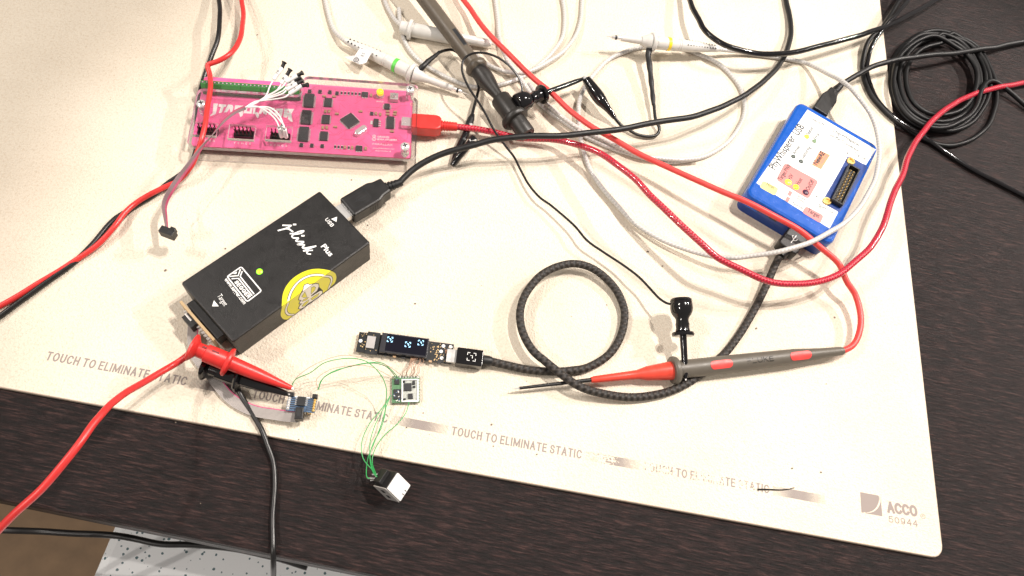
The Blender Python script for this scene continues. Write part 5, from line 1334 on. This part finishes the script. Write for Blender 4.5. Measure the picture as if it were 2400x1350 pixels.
# ---- red and black grabbers on the chip adapter
def grabber(label, A, B, wirepx, mat_, wmat, wr):
    t_, o0 = root('grabber_clip', label, 'grabber clip', B)
    T_ = (B - A).length; v_ = (B - A).normalized()
    lathe_part('thumb_disc', t_, o0, A, B, [(0, 6.5), (.6, 7.8), (1.6, 8.2), (2.4, 7.4), (4.4, 4.4)], mat_, 28)
    b2 = lathe_part('barrel', t_, o0, A + v_ * 3, B, [(0, 4.2), (5.5, 4.3), (6, 5.2), (18, 5.4), (19, 5.0)], mat_, 28)
    f_ = along(A, B)(o0)
    for yy, xx in ((1.6, 8.5), (1.4, 14.0)): MB().box((xx, yy, 4.2 if xx < 10 else 4.9), (4.2, .9, 1.0), 0, 0, f_).build('barrel_slot', 'hook_slot', b2)
    lathe_part('flange', t_, o0, A + v_ * 20.5, B, [(0, 5.0), (.5, 7.8), (1.6, 8.6), (2.6, 8.4), (3.6, 4.6)], mat_, 28)
    lathe_part('nose', t_, o0, A + v_ * 22, B, [(0, 4.4), (T_ * .3, 3.7), (T_ - 32, 2.6), (T_ - 24, 1.7), (T_ - 22, 1.2)], mat_, 22)
    lathe_part('hook', t_, o0, A + v_ * (T_ - 1.5), B, [(0, .7), (2.5, .6)], 'metal', 10)
    tube_part('wire', t_, o0, wirepx, wr, wmat)
    return t_, o0
grabber('red plastic grabber clip and red wire hooked on the tiny blue board', P(446, 812, 27), P(684, 910, 11), [(452, 818, 25), (440, 832, 22), (424, 845, 20), (406, 856.5, 20), (366, 879, 25), (331, 899, 31), (290, 922, 39), (260, 947, 45), (235, 977, 50), (219, 996, 52), (180, 1048, 55), (110, 1130, 54), (0, 1240, 44), (-130, 1370, 16), (-300, 1560, -50), (-400, 1700, -140)], 'red_plastic', 'red_wire', 1.9)
grabber('black plastic grabber clip under the red one with a wire hanging off the table', P(478, 858, 9.5), P(676, 924, 9.5), [(536, 862, 6), (542.5, 871, 8), (552.5, 897, 5), (567.7, 932, 2.5), (588, 962, 1.8), (611, 1001, 1.6), (626, 1044, .4), (640.4, 1085, -.7), (644.7, 1131, -.9), (643, 1174, -.9), (640, 1218, -.9), (639, 1260, -.6), (639, 1290, -.6), (640, 1325, -6), (642, 1380, -30), (650, 1480, -80)], 'black_gloss', 'wire_black', 1.55)

# ---- grey ribbon cable from the black box to the chip adapter
A = P(455, 752, 12)
t, o0 = root('ribbon_cable', 'flat grey ribbon cable with a pink edge and two black plugs', 'ribbon cable', A)
rc = [(453, 757, 10), (452, 775, 8), (452, 795, 5), (456, 818, 3), (463, 840, 2.2), (478, 862, 2), (502, 890, 2), (535, 926, 2), (566, 950, 2.2), (600, 965, 3), (640, 971, 4.5), (672, 975, 5), (700, 977, 5)]
pts = path(rc, 2.0); n = len(pts); wdirs = []
e_s = Vector(((P(563, 912) - P(537, 940)).x, (P(563, 912) - P(537, 940)).y, 0)).normalized()
e_0 = Vector(((P(470, 780) - P(445, 770)).x, (P(470, 780) - P(445, 770)).y, 0)).normalized()
e_1 = Vector(((P(690, 958) - P(688, 980)).x, (P(690, 958) - P(688, 980)).y, 0)).normalized()
for i in range(n):
    uu = i / (n - 1)
    wdirs.append(e_0.lerp(e_s, min(1, uu / .5)) if uu < .5 else e_s.lerp(e_1 + Vector((0, 0, .25)), (uu - .5) / .5))
pp = rel(pts, o0)
for k in range(10):
    off = (k - 4.5) * .66
    cp2 = [pp[i] + (wdirs[i] - Vector()).normalized() * off for i in range(n)]
    MB().tube(cp2, .33, 8).build('strand', pm('ribbon_grey', (.40, .37, .35), .5) if k == 0 and 'ribbon_grey' not in MAT else ('ribbon_grey' if k < 9 else 'ribbon_pink') if 'ribbon_pink' in MAT else (pm('ribbon_pink', (.62, .12, .25), .5) and 'ribbon_grey'), t)
f = along(P(474, 756, 13), P(436, 752, 12))(o0)
pA = P(455, 750, 12)
ang = BF.a
mb = MB().box(pA - o0 + Vector((0, 0, 0)), (9.0, 9.5, 6.5), ang, .4); mb.build('plug', 'black_plastic', t)
MB().box(pA - o0 + Vector((-2.6, -.5, 3.35)), (1.0, 6.0, .3), ang).build('plug_window', 'white_sleeve', t)
pB = P(702, 971, 7.5)
MB().box(pB - o0, (4.6, 7.2, 5.6), AF.a + .05, .3).build('plug', 'black_plastic', t)
MB().box(pB - o0 + Vector((0, 0, 2.85)), (2.2, 4.2, .3), AF.a + .05).build('plug_window', 'chip', t)

# ---- bundle of white test leads with a black end plug
A = P(396, 545, 18)
t, o0 = root('test_lead_bundle', 'ribbon of fine leads splitting into white sleeves with black tips', 'ribbon cable', A)
trunk = [(391, 536, 18), (387, 506, 18), (385, 484, 18), (389, 469, 19), (404, 443, 21), (424, 411, 21), (444, 383, 22), (467, 352, 22), (495, 320, 22), (527, 282, 22), (552, 262, 23), (575, 252, 24)]
pm('lead_pink', (.40, .055, .12), .5); pm('lead_grey', (.20, .13, .14), .5)
pts = path(trunk, 2.0); n = len(pts); pp = rel(pts, o0)
for k in range(10):
    cp2 = []
    for i in range(n):
        uu = i / (n - 1); tg_ = (pts[min(i + 1, n - 1)] - pts[max(i - 1, 0)]).normalized()
        sd = tg_.cross(Vector((0, 0, 1))).normalized(); tw_ = .9 + 1.3 * math.sin(3.4 * uu + .6)
        wv = sd * math.cos(tw_) + Vector((0, 0, 1)) * math.sin(tw_)
        cp2.append(pp[i] + wv * ((k - 4.5) * .44 * (1 - .3 * uu)))
    MB().tube(cp2, .28, 7).build('strand', 'lead_pink' if k < 4 else 'lead_grey', t)
SL = [((641, 187), (661, 159), (667, 145)), ((659, 197), (672, 177), (681, 162)), ((670, 192), (697, 177), (710, 170)), ((672, 202), (691, 190), (706, 181)), ((672, 210), (697, 196), (711, 189)), ((677, 220), (707, 201), (722, 199))]
for k, (a, b_, c) in enumerate(SL):
    z0 = 27 + 1.5 * (k % 3)
    tube_part('lead', t, o0, [(575, 252, 24 + .2 * k), (598, 243 - k, 25), (622 - 1.5 * k, 226 + 2 * k, 26.5), (a[0] - 8, a[1] + 14 - 1.4 * k, z0), (a[0], a[1], z0)], .5, 'white_wire', 1.5, 8)
    pa, pb, pc = P(*a, z0), P(*b_, z0 + 3), P(*c, z0 + 5)
    sl_ = lathe_part('sleeve', t, o0, pa, pb, [(0, .6), (.4, 1.35), ((pb - pa).length, 1.5)], 'white_sleeve', 12)
    lathe_part('tip', t, o0, pb, pc, [(0, 1.35), ((pc - pb).length * .3, 1.25), ((pc - pb).length * .75, 1.3), ((pc - pb).length * .8, 1.7), ((pc - pb).length, 1.7)], 'black_plastic', 12)
    mb = MB(); f_ = along(pa, pb)(o0); L_ = (pb - pa).length
    put_text(mb, ('10', '8', '7', '6', '4', '2')[k], (L_ * .45, -.6), (L_ * .45 + 1.6 + (k == 0), -.6), 1.5, 1.52, .01, xf=lambda x, y, z: f_(Vector((x, y, z)))); mb.build('sleeve_number', 'chip', sl_)
c0_ = jz(945, 750, ZP + 3)
for k, (a, b_) in enumerate((((654, 299), (660, 320)), ((662, 293), (665, 319)), ((666.5, 302), (671, 321)))):
    pa, pb = P(*a, ZP + 17), P(*b_, ZP + 5.5)
    lathe_part('sleeve', t, o0, pa, pb, [(0, .7), (.4, 1.4), ((pb - pa).length, 1.4)], 'white_sleeve', 12)
    tube_part('lead', t, o0, [(575, 252, 24), (598, 249 + k, 25), (620 + 6 * k, 258 - 3 * k, 27), (644 + 5 * k, 278 - 4 * k, 27), (a[0] - .5, a[1] - 3, ZP + 19), (a[0], a[1], ZP + 16.6)], .5, 'white_wire', 1.5, 8)
    lathe_part('sleeve_mouth', t, o0, pa + Vector((0, 0, .3)), pa + Vector((0, 0, 1)), [(0, .9), (.2, .9)], 'chip', 10)
f = along(P(378, 540, 18), P(410, 552, 18))(o0); Lb = (P(378, 540, 18) - P(410, 552, 18)).length
pl = MB().prism(rect(Lb / 2, 0, Lb, 4.6, .3), -3.2, 3.2, .3, 0, f).build('end_plug', 'black_plastic', t)
MB().prism(rect(Lb * .72, 2.9, Lb * .34, 2.0, .2), -2.2, 2.6, .2, 0, f).build('latch', 'black_plastic', pl)
MB().prism(rect(Lb * .78, -.4, 3.0, 1.4, .1), 3.15, 3.3, 0, 0, f).build('plug_window', 'chip', pl)

# ---- fine enamelled wires
def fine(label, px, mat_='green_wire', r=.26, group='fine green wires between the little boards'):
    return cable('enamelled_wire', label, px, r, mat_, group, 1.2, 8, 'wire')
fine('green wire arching highest from the red clip over to the white faced socket', [(684, 904, 11), (692, 890, 13), (728, 873, 18), (759, 851, 22), (793, 842, 25), (827, 840, 26), (858, 847, 26), (882, 866, 24), (899, 890, 20), (906, 917, 16), (904, 944, 12), (902, 972, 8), (892, 1006, 7), (876, 1036, 7), (867, 1067, 7), (875, 1108, 10), (884, 1118, 11)])
fine('lower green wire of the pair from the blue board to the green board', [(747, 912, 10), (752, 893, 13), (776, 873, 16), (827, 857.5, 18), (872, 851, 17), (902, 857.5, 12), (923, 878, 4), (926, 884, 3)])
fine('upper green wire of the pair from the blue board to the green board', [(745, 914, 10), (758, 886, 14), (800, 865, 18), (851, 852, 20), (892, 850, 17), (912, 862, 9), (929, 880, 4), (932, 885, 3)])
fine('green wire bowing furthest left between the green board and the socket', [(914, 930, 3), (907, 942, 4), (892, 961, 6), (865, 995, 8), (848, 1036, 8), (851, 1074, 8), (872, 1101, 9), (880, 1116, 10)])
fine('green wire second from the left between the green board and the socket', [(914, 928, 3.4), (900, 955, 5), (878, 999, 7), (867, 1040, 7), (868, 1077, 7), (878, 1112, 10)])
fine('green wire ending on the lowest pin of the white faced socket', [(915, 926, 3.8), (903, 961, 5), (892, 999, 6), (876, 1040, 6), (862, 1075, 6), (861, 1120, 10), (868, 1121, 10)])
fine('green wire leaving the bottom edge of the green board', [(958.6, 942, 3), (957, 950, 4), (951, 968, 5), (930, 995, 6), (902, 1019, 6), (879, 1053, 6), (872, 1081, 6), (882, 1114, 10)])
for k, px in enumerate(([(684, 900, 11), (700, 880, 15), (742, 852, 20), (803, 833, 24), (861, 841, 22), (910, 858, 12), (944, 882, 3)], [(745, 912, 10), (742, 890, 13), (770, 868, 17), (812, 858, 20), (862, 858, 18), (900, 874, 8), (924, 888, 3)])):
    fine(('hair thin copper wire arching above the green pair', 'hair thin copper wire drooping below the green pair')[k], px, 'copper_wire', .16, 'fine copper wires')
rnd = random.Random(12)
for k in range(9):
    x0, x1 = 966 + 3.0 * k, 945 + 4.0 * k
    px = [(x0, 838, 3.4)] + [(x0 + (x1 - x0) * q_ + rnd.uniform(-6, 6), 838 + 44 * q_, 4 + 5 * math.sin(math.pi * q_) + rnd.uniform(-1.5, 1.5)) for q_ in (.25, .5, .75)] + [(x1, 883, 3.0)]
    fine('one of the tangled hair thin copper wires between display board and green board', px, 'copper_wire', .17, 'tangled copper wires')

# ---- black cable below the table edge
cable('black_cable', 'black cable stretched across the gap below the table edge', [(-420, 1330, -420), (-330, 1290, -230), (-200, 1255, -90), (-40, 1243, -40), (100, 1246, -40), (217, 1252, -40), (282, 1258, -40), (325, 1264, -40), (383, 1275, -40), (455, 1278, -40), (522, 1283, -40), (600, 1295, -40), (720, 1330, -40)], 1.9, 'wire_black')
